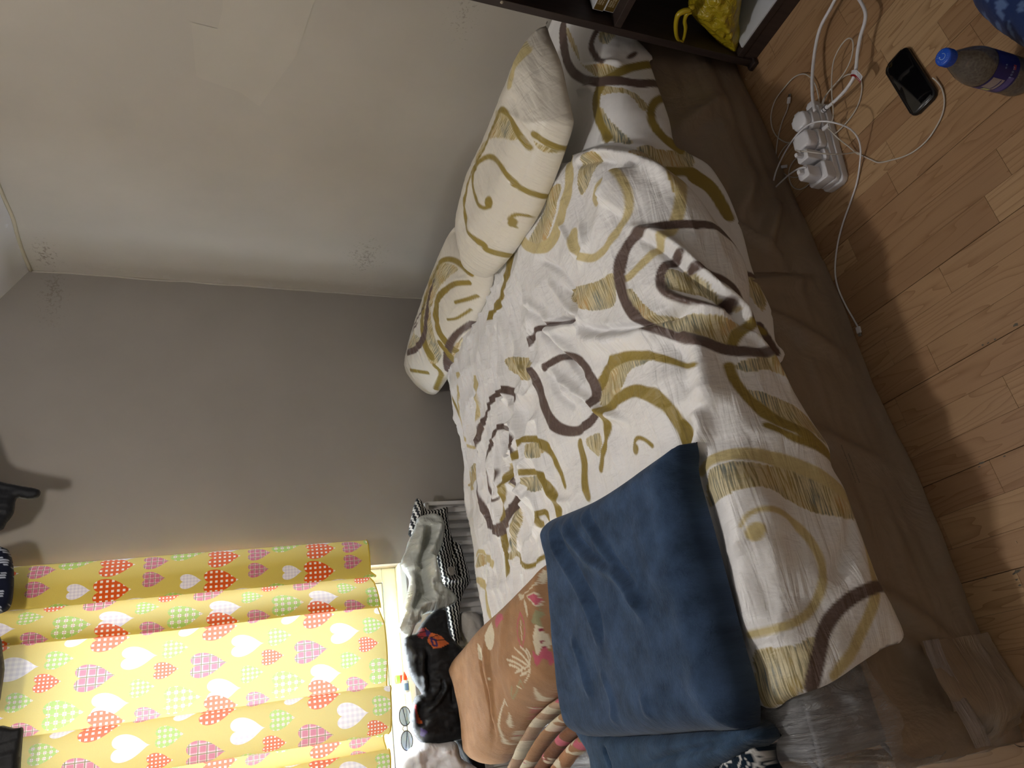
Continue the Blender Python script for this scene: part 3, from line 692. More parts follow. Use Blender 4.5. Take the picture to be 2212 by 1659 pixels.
sh_rib = [([(1295, 190), (1281, 203), (1280, 237), (1295, 278), (1319, 302)], 20, C_GOLD), ([(1441, 203), (1417, 210), (1400, 231), (1397, 258), (1414, 288), (1441, 312), (1468, 325)], 18, C_GOLD),
          ([(1298, 178), (1326, 163), (1366, 146), (1410, 137)], 18, C_GOLD), ([(1210, 60), (1207, 112), (1217, 156), (1251, 176), (1281, 183), (1339, 187), (1390, 197), (1427, 173)], [16, 20, 20, 18], C_BROWN),
          ([(1293, 55), (1275, 95), (1285, 125), (1302, 136)], 12, C_BROWN), ([(1448, 370), (1500, 372)], 20, C_GOLD), ([(1606, 587), (1642, 589)], 14, C_BROWN), ([(1643, 705), (1660, 730), (1677, 756)], 16, C_BROWN),
          ([(1502, 380), (1530, 400), (1555, 425), (1575, 465)], [30, 22], C_GOLD), ([(1620, 700), (1650, 715)], 14, C_GOLD)]
sh_hat = [([(1300, 192), (1339, 190), (1383, 210), (1400, 232), (1390, 237), (1366, 210), (1330, 200), (1303, 204)], 80), ([(1217, 52), (1224, 90), (1251, 136), (1295, 168), (1339, 152), (1305, 138), (1254, 142), (1237, 95)], 85),
          ([(1295, 230), (1322, 265), (1373, 315), (1322, 305), (1300, 280)], 75), ([(1373, 328), (1440, 326), (1495, 332), (1495, 358), (1440, 360)], 85), ([(1612, 598), (1640, 597), (1655, 650), (1645, 670), (1625, 640)], 85), ([(1300, 62), (1330, 70), (1310, 92), (1292, 84)], 80)]
sheet = drape('bed_sheet', PR_SHEET, (.4, 1.88), sheet_poly, '', M_SHEET, .0045,
    [([(1250, 140), (1300, 137), (1350, 140)], .006, .012), ([(1245, 200), (1262, 190), (1285, 186)], .012, .010), ([(1290, 300), (1350, 320), (1420, 330)], .010, .02), ([(1465, 280), (1470, 300), (1500, 318)], .012, .01)],
    (sh_rib, [(1366, 119, 13, 6, -25, C_BROWN)], sh_hat), lambda uv: .008*fbm(uv[:, 0]*5+3, uv[:, 1]*5, 3)+.004*fbm(uv[:, 0]*16, uv[:, 1]*10, 3), .004, .02)
tag(sheet, 'scroll-patterned bottom sheet left flat at the head of the bed beside the dark shelf', 'bed sheet')

PR_DUV = [(2.468, .28), (2.466, .40), (2.445, .462), (2.38, .492), (2.2, .495), (1.7, .495), (1.2, .495), (1.10, .485), (1.035, .452), (1.003, .40), (.992, .33), (.985, .05)]
def duv_poly(l):
    return [(1.72, .95, 0), (1207, 349), (1225, 330), (1258, 318), (1305, 309), (1342, 314), (1380, 320), (1407, 332), (1451, 359), (1475, 383), (1519, 427), (1556, 471), (1597, 519), (1618, 560), (1625, 610), (1632, 660), (1645, 710), (1672, 745), (1685, 768),
            (1717, 823), (1760, 900), (1797, 960), (1805, 1000), (1830, 1040), (1850, 1090), (1868, 1140), (1892, 1200), (1915, 1255), (1940, 1310), (1972, 1378), (1930, 1400), (1867, 1440), (1790, 1478), (1700, 1512), (1640, 1532), (.03, 1.45, 0), (.10, 1.2, 0), (.14, .95, 0), (.13, .5, 0), (.12, .25, 0), (.12, .06, 0), (.12, .0, 0), (.4, .0, 0), (.9, .0, 0), (1.4, .0, 0), (1.62, .02, 0), (1.72, .2, 0), (1.72, .6, 0)]
G, B, A_ = C_GOLD, C_BROWN, C_OLD
rib = [([(1281, 428), (1285, 401), (1308, 374), (1340, 366), (1363, 385), (1375, 421), (1367, 460), (1348, 483), (1332, 522), (1316, 550), (1285, 569), (1258, 562), (1242, 538), (1246, 507)], [6, 14, 16, 14], A_),
    ([(1226, 350), (1236, 389), (1232, 428), (1214, 468), (1203, 507), (1191, 538), (1163, 550), (1140, 534), (1132, 515)], 18, A_), ([(1101, 554), (1093, 601), (1085, 640), (1069, 671), (1050, 687)], 15, G),
    ([(1470, 376), (1474, 418), (1470, 469), (1453, 519), (1428, 553), (1386, 574), (1360, 600)], [26, 26, 22, 12], A_),
    ([(1289, 832), (1301, 798), (1335, 768), (1377, 760), (1428, 768), (1474, 785), (1512, 802)], [16, 22, 20, 8], G),
    ([(1297, 891), (1327, 878), (1348, 844), (1386, 832), (1428, 844), (1462, 882), (1487, 933), (1491, 1000)], [14, 26, 26, 34, 22], G),
    ([(1308, 895), (1312, 938), (1305, 977), (1295, 1010)], 12, G), ([(1369, 967), (1369, 946), (1386, 937), (1407, 950), (1415, 962)], 8, G),
    ([(1135, 958), (1111, 991), (1096, 1030), (1087, 1076), (1081, 1112), (1084, 1172), (1093, 1232)], 11, G), ([(1138, 949), (1159, 943), (1180, 949), (1189, 973), (1207, 997), (1216, 1027), (1220, 1051)], [15, 14, 5], G),
    ([(1135, 1021), (1159, 1012), (1177, 1021), (1192, 1042), (1201, 1076), (1207, 1103)], 14, G), ([(1162, 1130), (1159, 1112), (1168, 1106), (1180, 1121)], 8, G), ([(1247, 961), (1256, 997), (1259, 1030), (1271, 1070)], 14, G),
    ([(1111, 1196), (1129, 1214), (1147, 1223), (1180, 1187)], 10, G), ([(975, 825), (972, 871), (969, 900)], 7, G), ([(990, 810), (983, 871), (984, 937), (999, 979), (1020, 967)], 6, A_), ([(984, 1021), (996, 1054), (1020, 1048)], 8, A_),
    ([(1012, 1202), (1020, 1187), (1036, 1184), (1054, 1202), (1063, 1220)], 8, A_), ([(1009, 1274), (1028, 1252), (1042, 1267), (1057, 1329)], 10, A_), ([(1024, 819), (1033, 849), (1036, 895), (1027, 925)], 7, A_),
    ([(1518, 1019), (1536, 994), (1572, 983), (1645, 987), (1717, 1001), (1789, 1030), (1851, 1085)], [20, 26, 28, 28], A_),
    ([(1612, 1146), (1608, 1117), (1637, 1099), (1681, 1103), (1731, 1128), (1768, 1168), (1789, 1218), (1789, 1269), (1768, 1316), (1731, 1345), (1681, 1367), (1623, 1370)], [6, 14, 18, 20, 18], A_),
    ([(1655, 922), (1703, 951), (1753, 972), (1800, 990)], 14, G), ([(1571, 798), (1576, 832), (1601, 861), (1643, 886), (1677, 916), (1720, 945), (1795, 985)], [24, 24, 26, 14], G), ([(1580, 747), (1592, 722), (1618, 705)], 26, G),
    ([(1883, 1170), (1889, 1225), (1891, 1298), (1876, 1352), (1844, 1406), (1807, 1457)], 24, A_),
    ([(1500, 495), (1438, 491), (1395, 495), (1359, 515), (1340, 554), (1338, 601), (1348, 640), (1363, 679), (1387, 707), (1430, 714), (1477, 730), (1500, 746)], [20, 20, 18, 20], B),
    ([(1498, 494), (1521, 494), (1563, 502), (1588, 512), (1605, 530)], 18, B), ([(1477, 730), (1495, 743), (1538, 768), (1588, 777), (1643, 764), (1680, 768)], [20, 28, 26, 18], B),
    ([(1462, 566), (1432, 578), (1415, 604), (1432, 638), (1470, 663), (1516, 676), (1567, 682)], [20, 18, 18, 10], B), ([(1491, 591), (1538, 595), (1580, 621), (1605, 650), (1620, 690)], 14, B),
    ([(1175, 793), (1191, 769), (1222, 758), (1254, 765), (1277, 801), (1289, 844), (1289, 891), (1269, 922), (1242, 942), (1211, 938), (1187, 910), (1175, 871), (1160, 840), (1156, 808)], [12, 16, 18, 22, 14], B),
    ([(1144, 742), (1163, 710), (1203, 699), (1234, 695)], 11, B), ([(1030, 967), (1033, 949), (1042, 919), (1051, 889), (1060, 855), (1069, 840), (1087, 834), (1108, 843), (1114, 862)], [9, 7, 14, 13], B),
    ([(1049, 1006), (1051, 985), (1060, 943), (1075, 916), (1087, 913), (1099, 925), (1111, 949), (1114, 973)], [6, 8, 13, 8], B), ([(1049, 1006), (1054, 1051), (1066, 1082), (1081, 1070)], 4, B),
    ([(1033, 1036), (1036, 1082), (1048, 1130), (1063, 1157), (1078, 1157), (1096, 1130), (1111, 1091), (1117, 1039)], [6, 10, 22, 22, 10], B), ([(1920, 1258), (1876, 1265), (1833, 1287), (1800, 1316), (1775, 1363), (1760, 1414), (1753, 1485)], [26, 30, 34, 34], B),
    ([(1925, 1412), (1955, 1394)], 8, B)]
blobs_ = [(1292, 431, 13, 16, 0, A_), (1559, 670, 20, 14, 10, B), (1376, 970, 10, 12, 0, G), (1163, 1133, 6, 8, 0, G), (1637, 1157, 18, 22, 30, A_), (1082, 1027, 4, 15, 0, B)]
hat = [([(1369, 318), (1411, 326), (1453, 372), (1470, 410), (1453, 422), (1424, 372), (1369, 342)], 80), ([(1301, 812), (1335, 782), (1377, 774), (1411, 778), (1360, 803), (1343, 840), (1310, 880), (1290, 860)], 80),
    ([(1533, 1041), (1558, 1010), (1645, 1006), (1735, 1021), (1851, 1095), (1847, 1121), (1753, 1103), (1663, 1063), (1590, 1074), (1533, 1095)], 75), ([(1588, 794), (1664, 772), (1682, 785), (1705, 823), (1664, 806), (1605, 806)], 85),
    ([(1605, 849), (1664, 857), (1727, 891), (1786, 958), (1732, 935), (1685, 912)], 80), ([(1398, 692), (1462, 680), (1521, 688), (1597, 705), (1575, 758), (1495, 728)], 78), ([(1445, 590), (1487, 594), (1550, 650), (1595, 680), (1529, 655), (1453, 630)], 85),
    ([(1225, 625), (1284, 612), (1335, 591), (1339, 621), (1327, 659), (1276, 671), (1238, 659)], 82), ([(1085, 773), (1148, 777), (1148, 820), (1105, 812)], 80), ([(1350, 640), (1362, 625), (1390, 655), (1430, 690), (1395, 700), (1370, 680)], 80),
    ([(1627, 1414), (1717, 1395), (1760, 1374), (1752, 1406), (1741, 1464), (1717, 1505), (1645, 1525)], 86), ([(1135, 1035), (1165, 1026), (1180, 1045), (1150, 1060)], 80), ([(1145, 960), (1180, 958), (1180, 980), (1150, 990)], 80),
    ([(1265, 955), (1290, 935), (1300, 960), (1290, 985)], 78), ([(1010, 1205), (1035, 1196), (1050, 1215), (1020, 1225)], 80), ([(1150, 520), (1190, 420), (1215, 400), (1205, 460), (1175, 530)], 80), ([(1098, 1000), (1110, 1100), (1095, 1200), (1112, 1190), (1122, 1050)], 88),
    ([(1250, 340), (1290, 330), (1275, 380), (1250, 420)], 78), ([(990, 1035), (1022, 1000), (1024, 1045), (1000, 1050)], 78)]
fl = [([(1242, 695), (1281, 714), (1340, 710), (1399, 699), (1461, 679), (1500, 667)], -.020, .012), ([(1242, 715), (1281, 735), (1340, 735), (1399, 722), (1461, 700)], .022, .03),
    ([(1171, 710), (1203, 691), (1238, 691), (1234, 648), (1210, 616)], -.015, .010), ([(1180, 722), (1215, 708), (1252, 700), (1250, 650)], .012, .015),
    ([(1124, 656), (1160, 683), (1175, 718), (1203, 757), (1242, 797), (1265, 832)], -.016, .010), ([(1135, 650), (1170, 676), (1190, 712), (1216, 748), (1255, 786)], .016, .016),
    ([(1187, 797), (1222, 828), (1261, 855), (1305, 891), (1359, 918)], .018, .013), ([(1180, 806), (1215, 838), (1255, 866), (1300, 902)], -.014, .010),
    ([(1176, 800), (1203, 852), (1238, 879)], -.012, .01), ([(1350, 490), (1403, 503), (1453, 536), (1516, 595), (1580, 650), (1626, 701), (1690, 775)], .020, .014), ([(1380, 512), (1430, 535), (1490, 592), (1560, 652), (1610, 702)], -.016, .012),
    ([(1411, 612), (1470, 650), (1538, 671), (1590, 684)], .014, .012), ([(1462, 713), (1504, 756), (1512, 806), (1520, 840), (1540, 890)], .024, .025), ([(1440, 730), (1480, 770), (1490, 820), (1500, 850)], -.012, .02),
    ([(1339, 372), (1330, 410), (1310, 450)], .035, .04), ([(1225, 338), (1280, 322), (1330, 330), (1380, 345), (1430, 375), (1475, 420)], .020, .018), ([(1240, 355), (1290, 340), (1340, 350)], -.014, .013),
    ([(1495, 960), (1520, 1060), (1545, 1170), (1570, 1300), (1605, 1420)], -.022, .03), ([(1540, 950), (1575, 1050), (1600, 1170), (1625, 1300), (1650, 1400)], .022, .06), ([(1500, 890), (1520, 930), (1500, 985)], .02, .02), ([(1478, 905), (1492, 945), (1480, 985)], -.015, .015),
    ([(1120, 610), (1140, 680), (1150, 760), (1165, 850)], .012, .012), ([(1100, 640), (1110, 720), (1125, 800), (1130, 880)], .010, .010), ([(1075, 690), (1080, 780), (1095, 860), (1120, 930), (1135, 1020), (1120, 1120), (1110, 1240)], .014, .014), ([(1065, 700), (1068, 790), (1080, 870)], -.01, .010),
    ([(1030, 800), (1030, 900), (1032, 1000), (1040, 1100), (1052, 1220)], .010, .010), ([(1180, 600), (1215, 650), (1260, 690)], .012, .012), ([(1160, 560), (1210, 590), (1240, 640)], -.010, .010), ([(1130, 960), (1160, 1010), (1200, 1080), (1235, 1082)], .010, .012),
    ([(1300, 700), (1330, 760), (1315, 800)], .01, .02), ([(1250, 480), (1262, 530), (1245, 580)], .010, .012), ([(1200, 480), (1225, 520), (1240, 560)], .010, .01), ([(1850, 1095), (1842, 1150), (1825, 1210), (1795, 1260)], -.010, .018),
    ([(1610, 1020), (1650, 1090), (1690, 1160)], .010, .03), ([(1590, 1180), (1640, 1250), (1680, 1330)], -.010, .04), ([(1290, 880), (1320, 950), (1330, 1020)], .008, .02), ([(1600, 715), (1640, 740), (1680, 790), (1720, 850)], .012, .012)]
def duv_lump(uv):
    u, v = uv[:, 0], uv[:, 1]; backw = np.clip((1.15-v)/.5, 0, 1)
    wx = u+.03*fbm(u*6, v*6, 2); wy = v+.03*fbm(u*6+4, v*6, 2)
    h = .013*fbm(u*3.2+1, v*3.2+7, 3)+.010*fbm(u*8, v*8+3, 3)+.007*ridgen(wx*6+2, wy*7)
    h += backw*(.009*ridgen(wx*5, wy*24)+.006*ridgen(wx*8+3, wy*46))
    h += (1-backw)*.006*ridgen(wx*7, wy*9)
    rough_ = np.exp(-(((u-.75)/.28)**2+((v-.75)/.25)**2)); h += rough_*.024*ridgen(wx*11+5, wy*15)
    return h
duvet = drape('duvet', PR_DUV, (-.1, 1.75), duv_poly, '', M_LINEN, .0034, fl, (rib, blobs_, hat), duv_lump, .018, .035)
tag(duvet, 'large rumpled cream satin duvet with gold and brown scrolls spread over the bed', 'duvet')

# ------------------------------------------------------------------ pillows
M_PILLOW = cloth('satin_print_pillow', None, .36, .1, 900, .1, [(42, 7, .5), (12, 30, .3), (95, 20, .15)], .9, .010, .5, hatch=True)
def z8(l): return [(850+a/2.552, 350+b/2.552) for a, b in l]
sx = .44; tilt = np.array([.43, 0, .085])
pl2 = [(985, 500, .01), (975, 455, .055), (955, 490, .06), (925, 560, .06), (897, 640, .06), (878, 710, .055), (872, 765, .045), (884, 805, .03), (905, 835, .015), (936, 853), (958, 832), (985, 785), (1010, 740), (1035, 682), (1062, 622), (1060, 560)]
p2 = blob('pillow', pl2, (1.36, 2.2, .512), np.cross(tilt, (0, 1, 0)), (0, 1, 0), .085, .16, M_PILLOW, res=.0035, lumps=.014, lscale=6, wrk=.006, wsc=(40, 8), back='mirror', power=.62, backk=.25, base=lin(224, 218, 206),
    fl=[([(1050, 620), (1020, 600), (985, 590)], -.012, .010), ([(1045, 640), (1000, 650), (960, 700)], .010, .010), ([(1040, 655), (1005, 690), (975, 740)], -.008, .008), ([(1020, 700), (980, 740), (950, 800)], .006, .008), ([(1035, 610), (1010, 570), (985, 520)], .012, .016), ([(1000, 690), (960, 760), (930, 830)], -.004, .004)],
    paintspec=([([(1017, 595), (995, 571), (977, 553), (953, 553), (929, 568), (911, 601), (900, 647), (899, 692), (908, 737), (926, 770)], 12, G), ([(1010, 613), (983, 607), (959, 617), (938, 641), (931, 674), (938, 704), (956, 737), (989, 764)], 12, G),
        ([(905, 598), (914, 647), (920, 692), (917, 737), (896, 767), (876, 761)], [4, 10, 14, 14], B), ([(888, 656), (890, 686), (884, 713), (877, 700)], 5, B), ([(1022, 699), (979, 718), (960, 750), (960, 785), (975, 805)], [10, 18, 18], B),
        ([(940, 846), (952, 812), (936, 793)], 8, G), ([(883, 801), (921, 808)], 7, G), ([(1030, 640), (1005, 650), (980, 655)], 9, G), ([(1015, 672), (985, 690), (962, 692)], 6, G), ([(985, 785), (965, 768), (948, 745)], 9, G)], [],
        [([(929, 584), (955, 568), (985, 580), (960, 603), (935, 637), (926, 680), (935, 730), (950, 770), (930, 790), (912, 740), (905, 680), (914, 620)], 78), ([(876, 715), (890, 722), (905, 735), (895, 752), (876, 748)], 85), ([(985, 745), (1005, 730), (985, 770), (968, 775)], 70)]))
tag(p2, 'scroll-print pillow slumped in the corner, half covered by the upper pillow', 'pillow')
pl1 = [(1147, 45, .05), (1110, 100, .06), (1072, 185, .065), (1030, 280, .07), (1000, 350, .07), (986, 410, .065), (985, 455, .05), (992, 510, .035), (1012, 560, .02), (1034, 594), (1062, 596), (1108, 548), (1160, 470), (1190, 405), (1218, 330), (1236, 270), (1232, 235), (1222, 190), (1208, 130), (1185, 75), (1165, 50, .02)]
p1 = blob('pillow', pl1, (1.36, 1.6, .545), np.cross(tilt, (0, 1, 0)), (0, 1, 0), .10, .13, M_PILLOW, res=.0035, lumps=.014, lscale=5.5, wrk=.006, wsc=(38, 7), back='mirror', power=.62, backk=.35, base=lin(224, 218, 206),
    fl=[([(1188, 250), (1150, 330), (1110, 420), (1075, 490), (1045, 545)], -.010, .005), ([(1185, 250), (1168, 170), (1150, 90)], -.012, .008), ([(1175, 250), (1160, 180), (1142, 110)], .010, .012), ([(1035, 560), (1030, 520), (1000, 470)], .008, .012), ([(1150, 280), (1110, 250), (1070, 240)], .004, .008),
        ([(1100, 200), (1120, 260), (1150, 320)], -.006, .010), ([(1220, 200), (1200, 140), (1180, 90)], -.014, .012)],
    paintspec=([([(1140, 318), (1112, 264), (1092, 234), (1064, 224), (1037, 241), (1020, 271), (1007, 305), (995, 365), (988, 409), (991, 468), (1007, 507), (1044, 530)], [15, 15, 14, 12, 8, 8, 9, 13], G),
        ([(1109, 393), (1088, 359), (1068, 336), (1047, 329), (1027, 342), (1012, 373), (1014, 414), (1027, 451), (1047, 461), (1056, 448)], [12, 12, 9, 6, 8], G), ([(1153, 292), (1183, 312), (1212, 322)], 15, G), ([(1109, 397), (1136, 412), (1166, 422)], 13, G), ([(1048, 543), (1093, 556)], 11, G),
        ([(1110, 492), (1098, 476), (1114, 464), (1142, 468)], 7, G), ([(1055, 188), (1088, 149), (1132, 112)], 22, A_)],
        [(1053, 438, 9, 15, 10, G), (1106, 482, 11, 10, 0, G)], [([(1060, 165), (1090, 110), (1135, 85), (1140, 105), (1100, 140), (1065, 180)], 80), ([(1030, 262), (1060, 236), (1092, 250), (1118, 300), (1070, 296), (1030, 310), (1005, 350), (1012, 300)], 80), ([(1155, 306), (1205, 328), (1190, 334), (1160, 322)], 80)]))
tag(p1, 'plump cream scroll-print pillow lying on top, nearest the dark shelf', 'pillow')
M_SATW = cloth('white_satin', lin(210, 214, 216), .22, .1, 900, .05, [(30, 30, .6)], .8, .01, .6)
blob('pillow_tongue', [(1020, 610), (1022, 590), (1045, 590), (1068, 592), (1068, 615), (1058, 630), (1036, 632)], (1.42, 1.9, .53), (-.3, -.35, .9), (0, 1, 0), .03, .03, M_SATW, p1, res=.003, lumps=.01, lscale=30)

# ------------------------------------------------------------------ blankets
M_BLUE = cloth('blue_plush_blanket', None, .95, .12, 620, .9, [(60, 90, .5), (300, 300, .35)], .7, .005, .1, mott=.34)
TOPZ = .512
blue_base = lin(54, 72, 98)
def bl(l): return [(1000+a/2.34, 950+b/2.34) for a, b in l]
blue = blob('blue_blanket', [(1180, 1122, .06), (1196, 1108, .075), (1215, 1095, .09), (1250, 1078, .09), (1300, 1046, .09), (1360, 1000, .09), (1405, 966, .09), (1440, 952, .07), (1468, 956, .04), (1492, 985, .02), (1512, 1030), (1545, 1150), (1580, 1280), (1612, 1400), (1640, 1500), (1642, 1565), (1600, 1580, .03), (1480, 1588, .05), (1350, 1598, .06), (1262, 1596, .05), (1243, 1570, .04), (1236, 1500, .03), (1228, 1400, .03), (1212, 1300, .04), (1196, 1220, .05), (1182, 1160, .05)],
    (.2, 1.3, TOPZ), (0, 0, 1), (1, 0, 0), .088, .055, M_BLUE, res=.0045, lumps=.012, lscale=5, base=blue_base, power=.42,
    fl=[([(1205, 1095), (1222, 1155), (1265, 1206), (1325, 1241), (1372, 1300), (1397, 1356)], .014, .014), ([(1215, 1092), (1236, 1150), (1280, 1200), (1338, 1236), (1386, 1295)], -.011, .010), ([(1248, 1082), (1265, 1134), (1316, 1215), (1363, 1275), (1380, 1330)], .010, .010), ([(1256, 1080), (1276, 1132), (1326, 1205), (1376, 1270)], -.008, .009),
        ([(1192, 1129), (1201, 1189), (1239, 1258), (1273, 1326), (1291, 1403)], .013, .011), ([(1203, 1125), (1214, 1185), (1252, 1250), (1287, 1322), (1302, 1400)], -.010, .010), ([(1231, 1369), (1256, 1441), (1273, 1510)], .009, .010), ([(1291, 1446), (1320, 1518), (1329, 1570)], .008, .010), ([(1385, 1497), (1410, 1557)], .006, .010), ([(1480, 1500), (1520, 1440), (1530, 1400)], .006, .02), ([(1500, 1400), (1530, 1330)], -.006, .015), ([(1380, 1090), (1400, 1200), (1450, 1300)], .006, .03)])
tag(blue, 'thick navy blue plush blanket folded in a slab on the foot of the duvet', 'blanket')
lower = blob('folded_layer', [(1262, 1560, .02), (1262, 1600, .035), (1285, 1640, .035), (1310, 1720, .03), (1500, 1690, .03), (1640, 1610, .03), (1662, 1585, .02), (1655, 1555), (1600, 1560), (1400, 1570)], (-.1, 1.3, TOPZ-.02), (0, 0, 1), (1, 0, 0), .062, .03, M_BLUE, blue, res=.005, lumps=.008, lscale=7, base=lin(52, 72, 96), power=.42, fl=[([(1370, 1660), (1460, 1630), (1560, 1600), (1640, 1570)], -.014, .006), ([(1300, 1610), (1318, 1659)], -.012, .005)])
tag(lower, 'lighter blue lower fold with a stitched hem')
NAVY, CREAM = lin(20, 34, 48), lin(206, 206, 206)
def snow(cols, uv, S):
    for pts, wdt in (([(1640, 1602), (1648, 1594), (1560, 1625), (1520, 1640)], 12), ([(1585, 1620), (1598, 1632), (1596, 1659)], 6), ([(1625, 1612), (1634, 1640), (1630, 1665)], 6), ([(1520, 1645), (1528, 1659), (1545, 1672)], 6), ([(1555, 1632), (1570, 1655)], 4), ([(1573, 1630), (1556, 1660)], 4), ([(1548, 1645), (1580, 1645)], 4), ([(1500, 1650), (1510, 1664)], 5), ([(1608, 1640), (1616, 1650), (1607, 1660)], 3), ([(1640, 1640), (1655, 1645), (1645, 1655)], 3), ([(1645, 1625), (1662, 1632)], 3), ([(1480, 1655), (1490, 1668)], 5)):
        ln, sc = S.line(pts); d, t, _n = segdist(uv, catmull(ln, 5)); cols[d < wdt/sc/2] = CREAM
    c, sc = S.at(1616, 1620); q = np.abs(uv-c); cols[(q[:, 0] < .006) & (q[:, 1] < .009)] = CREAM
    return cols
snowb = blob('patterned_blanket', [(1420, 1700, .02), (1480, 1655, .04), (1560, 1618, .045), (1640, 1595, .045), (1662, 1590, .03), (1668, 1606, .01), (1680, 1640), (1700, 1680), (1690, 1740), (1440, 1760)], (-.15, 1.2, TOPZ-.035), (0, 0, 1), (1, 0, 0), .055, .03, M_BLUE, res=.003, base=NAVY, seam=snow, power=.45, lumps=.006, lscale=12)
tag(snowb, 'dark navy fleece blanket with white snowflake motifs under the plain blue one', 'blanket')
BRN = lin(162, 124, 92); PINK = lin(188, 96, 112); LEAF = lin(150, 146, 112); CRM = lin(208, 196, 172); DPK = lin(140, 52, 72)
def z4(l): return [(800+a/2.724, 1050+b/2.724) for a, b in l]
def floral(cols, uv, S):
    n = fbm(uv[:, 0]*30, uv[:, 1]*30, 3)[:, None]; cols = cols*(1+.12*n)
    def poly(l, col, px=False):
        ln, sc = S.line(l if px else z4(l)); k = inpoly(uv+.0012*np.stack([fbm(uv[:, 0]*200, uv[:, 1]*200, 2), fbm(uv[:, 0]*200+5, uv[:, 1]*200, 2)], -1), catmull(ln, 5, True)); cols[k] = col
    def line(l, wdt, col):
        ln, sc = S.line(z4(l)); d, t, _n = segdist(uv, catmull(ln, 5)); cols[d < wdt/sc/2] = col
    poly([(965, 820), (1000, 805), (1040, 860), (1060, 930), (1040, 960), (1010, 940), (985, 1000), (960, 940), (955, 880)], CRM); poly([(950, 960), (985, 1000), (1010, 950), (1060, 980), (1090, 1030), (1060, 1050), (1020, 1010), (980, 1060), (955, 1010)], PINK)
    for x, y in ((1000, 850), (1015, 870), (1030, 895), (1038, 920), (1000, 900), (1010, 920), (1020, 940)): poly([(x-5, y-5), (x+5, y-5), (x+5, y+5), (x-5, y+5)], DPK)
    poly([(960, 730), (990, 740), (1010, 780), (1000, 820), (970, 810), (945, 800), (950, 760)], LEAF); poly([(990, 700), (1010, 730), (1020, 780), (1000, 770)], LEAF)
    line([(870, 740), (895, 820), (890, 900), (878, 950), (862, 880), (862, 800), (870, 740)], 4, PINK); line([(872, 790), (880, 900)], 3, CRM)
    poly([(890, 665), (910, 690), (922, 760), (912, 768), (898, 720)], CRM)
    poly([(910, 640), (960, 625), (1000, 650), (1010, 690), (980, 705), (940, 680)], CRM); poly([(925, 650), (960, 638), (995, 665), (1000, 690), (975, 695), (945, 672)], PINK)
    poly([(740, 745), (765, 750), (770, 780), (745, 810), (730, 830), (722, 790)], PINK)
    poly([(700, 800), (715, 850), (705, 950), (680, 960), (660, 900), (670, 850)], CRM); poly([(620, 930), (640, 960), (645, 1030), (625, 1010)], CRM)
    for a, b in (((820, 1000), (920, 1060)), ((800, 1020), (900, 1080)), ((805, 1050), (880, 1095)), ((835, 955), (925, 1050)), ((870, 940), (932, 1040)), ((905, 960), (935, 1020)), ((840, 1095), (930, 1060)), ((870, 1110), (935, 1075))): line([a, ((a[0]+b[0])/2+8, (a[1]+b[1])/2-4), b], 5, CRM)
    line([(940, 1050), (930, 1110), (900, 1160)], 3, CRM); line([(820, 1180), (830, 1260), (850, 1210), (870, 1150), (890, 1190)], 3, LEAF); line([(850, 1180), (880, 1200)], 4, CRM)
    poly([(960, 1190), (1000, 1240), (1060, 1255), (1085, 1240), (1050, 1275), (990, 1268), (960, 1230)], CRM)
    line([(780, 1260), (755, 1330), (752, 1400), (770, 1470), (800, 1520), (850, 1540)], 4, CRM); poly([(800, 1300), (825, 1350), (838, 1400), (820, 1422), (800, 1390), (812, 1340)], CRM); line([(780, 1265), (795, 1300)], 5, CRM)
    poly([(850, 1460), (880, 1455), (900, 1480), (885, 1500), (860, 1490)], PINK); line([(845, 1475), (880, 1450), (905, 1480), (880, 1505), (848, 1490)], 3, CRM); poly([(950, 1320), (975, 1310), (1000, 1350), (980, 1370)], PINK)
    line([(930, 1310), (980, 1330), (1030, 1310)], 3, CRM); poly([(775, 1490), (795, 1500), (790, 1520), (776, 1512)], CRM); poly([(690, 1120), (705, 1130), (700, 1150), (690, 1145)], CRM); poly([(735, 600), (745, 610), (735, 618)], CRM)
    line([(880, 640), (930, 600), (985, 570), (995, 520)], 3, CRM); poly([(855, 625), (890, 640), (880, 665)], CRM); poly([(1000, 490), (1030, 500), (1038, 560), (1010, 570)], CRM)
    poly([(1075, 900), (1120, 920), (1150, 980), (1110, 970)], CRM); poly([(1060, 520), (1090, 540), (1095, 600), (1070, 590)], CRM); poly([(1100, 740), (1135, 770), (1145, 830), (1115, 800)], PINK); poly([(1085, 640), (1110, 680), (1110, 720), (1090, 700)], CRM); poly([(1120, 1020), (1155, 1060), (1150, 1100), (1110, 1080)], CRM)
    return cols
M_PLUSH = cloth('printed_plush_blanket', None, .95, .12, 560, .9, [(50, 50, .5), (260, 260, .4)], .8, .005, .1, mott=.08)
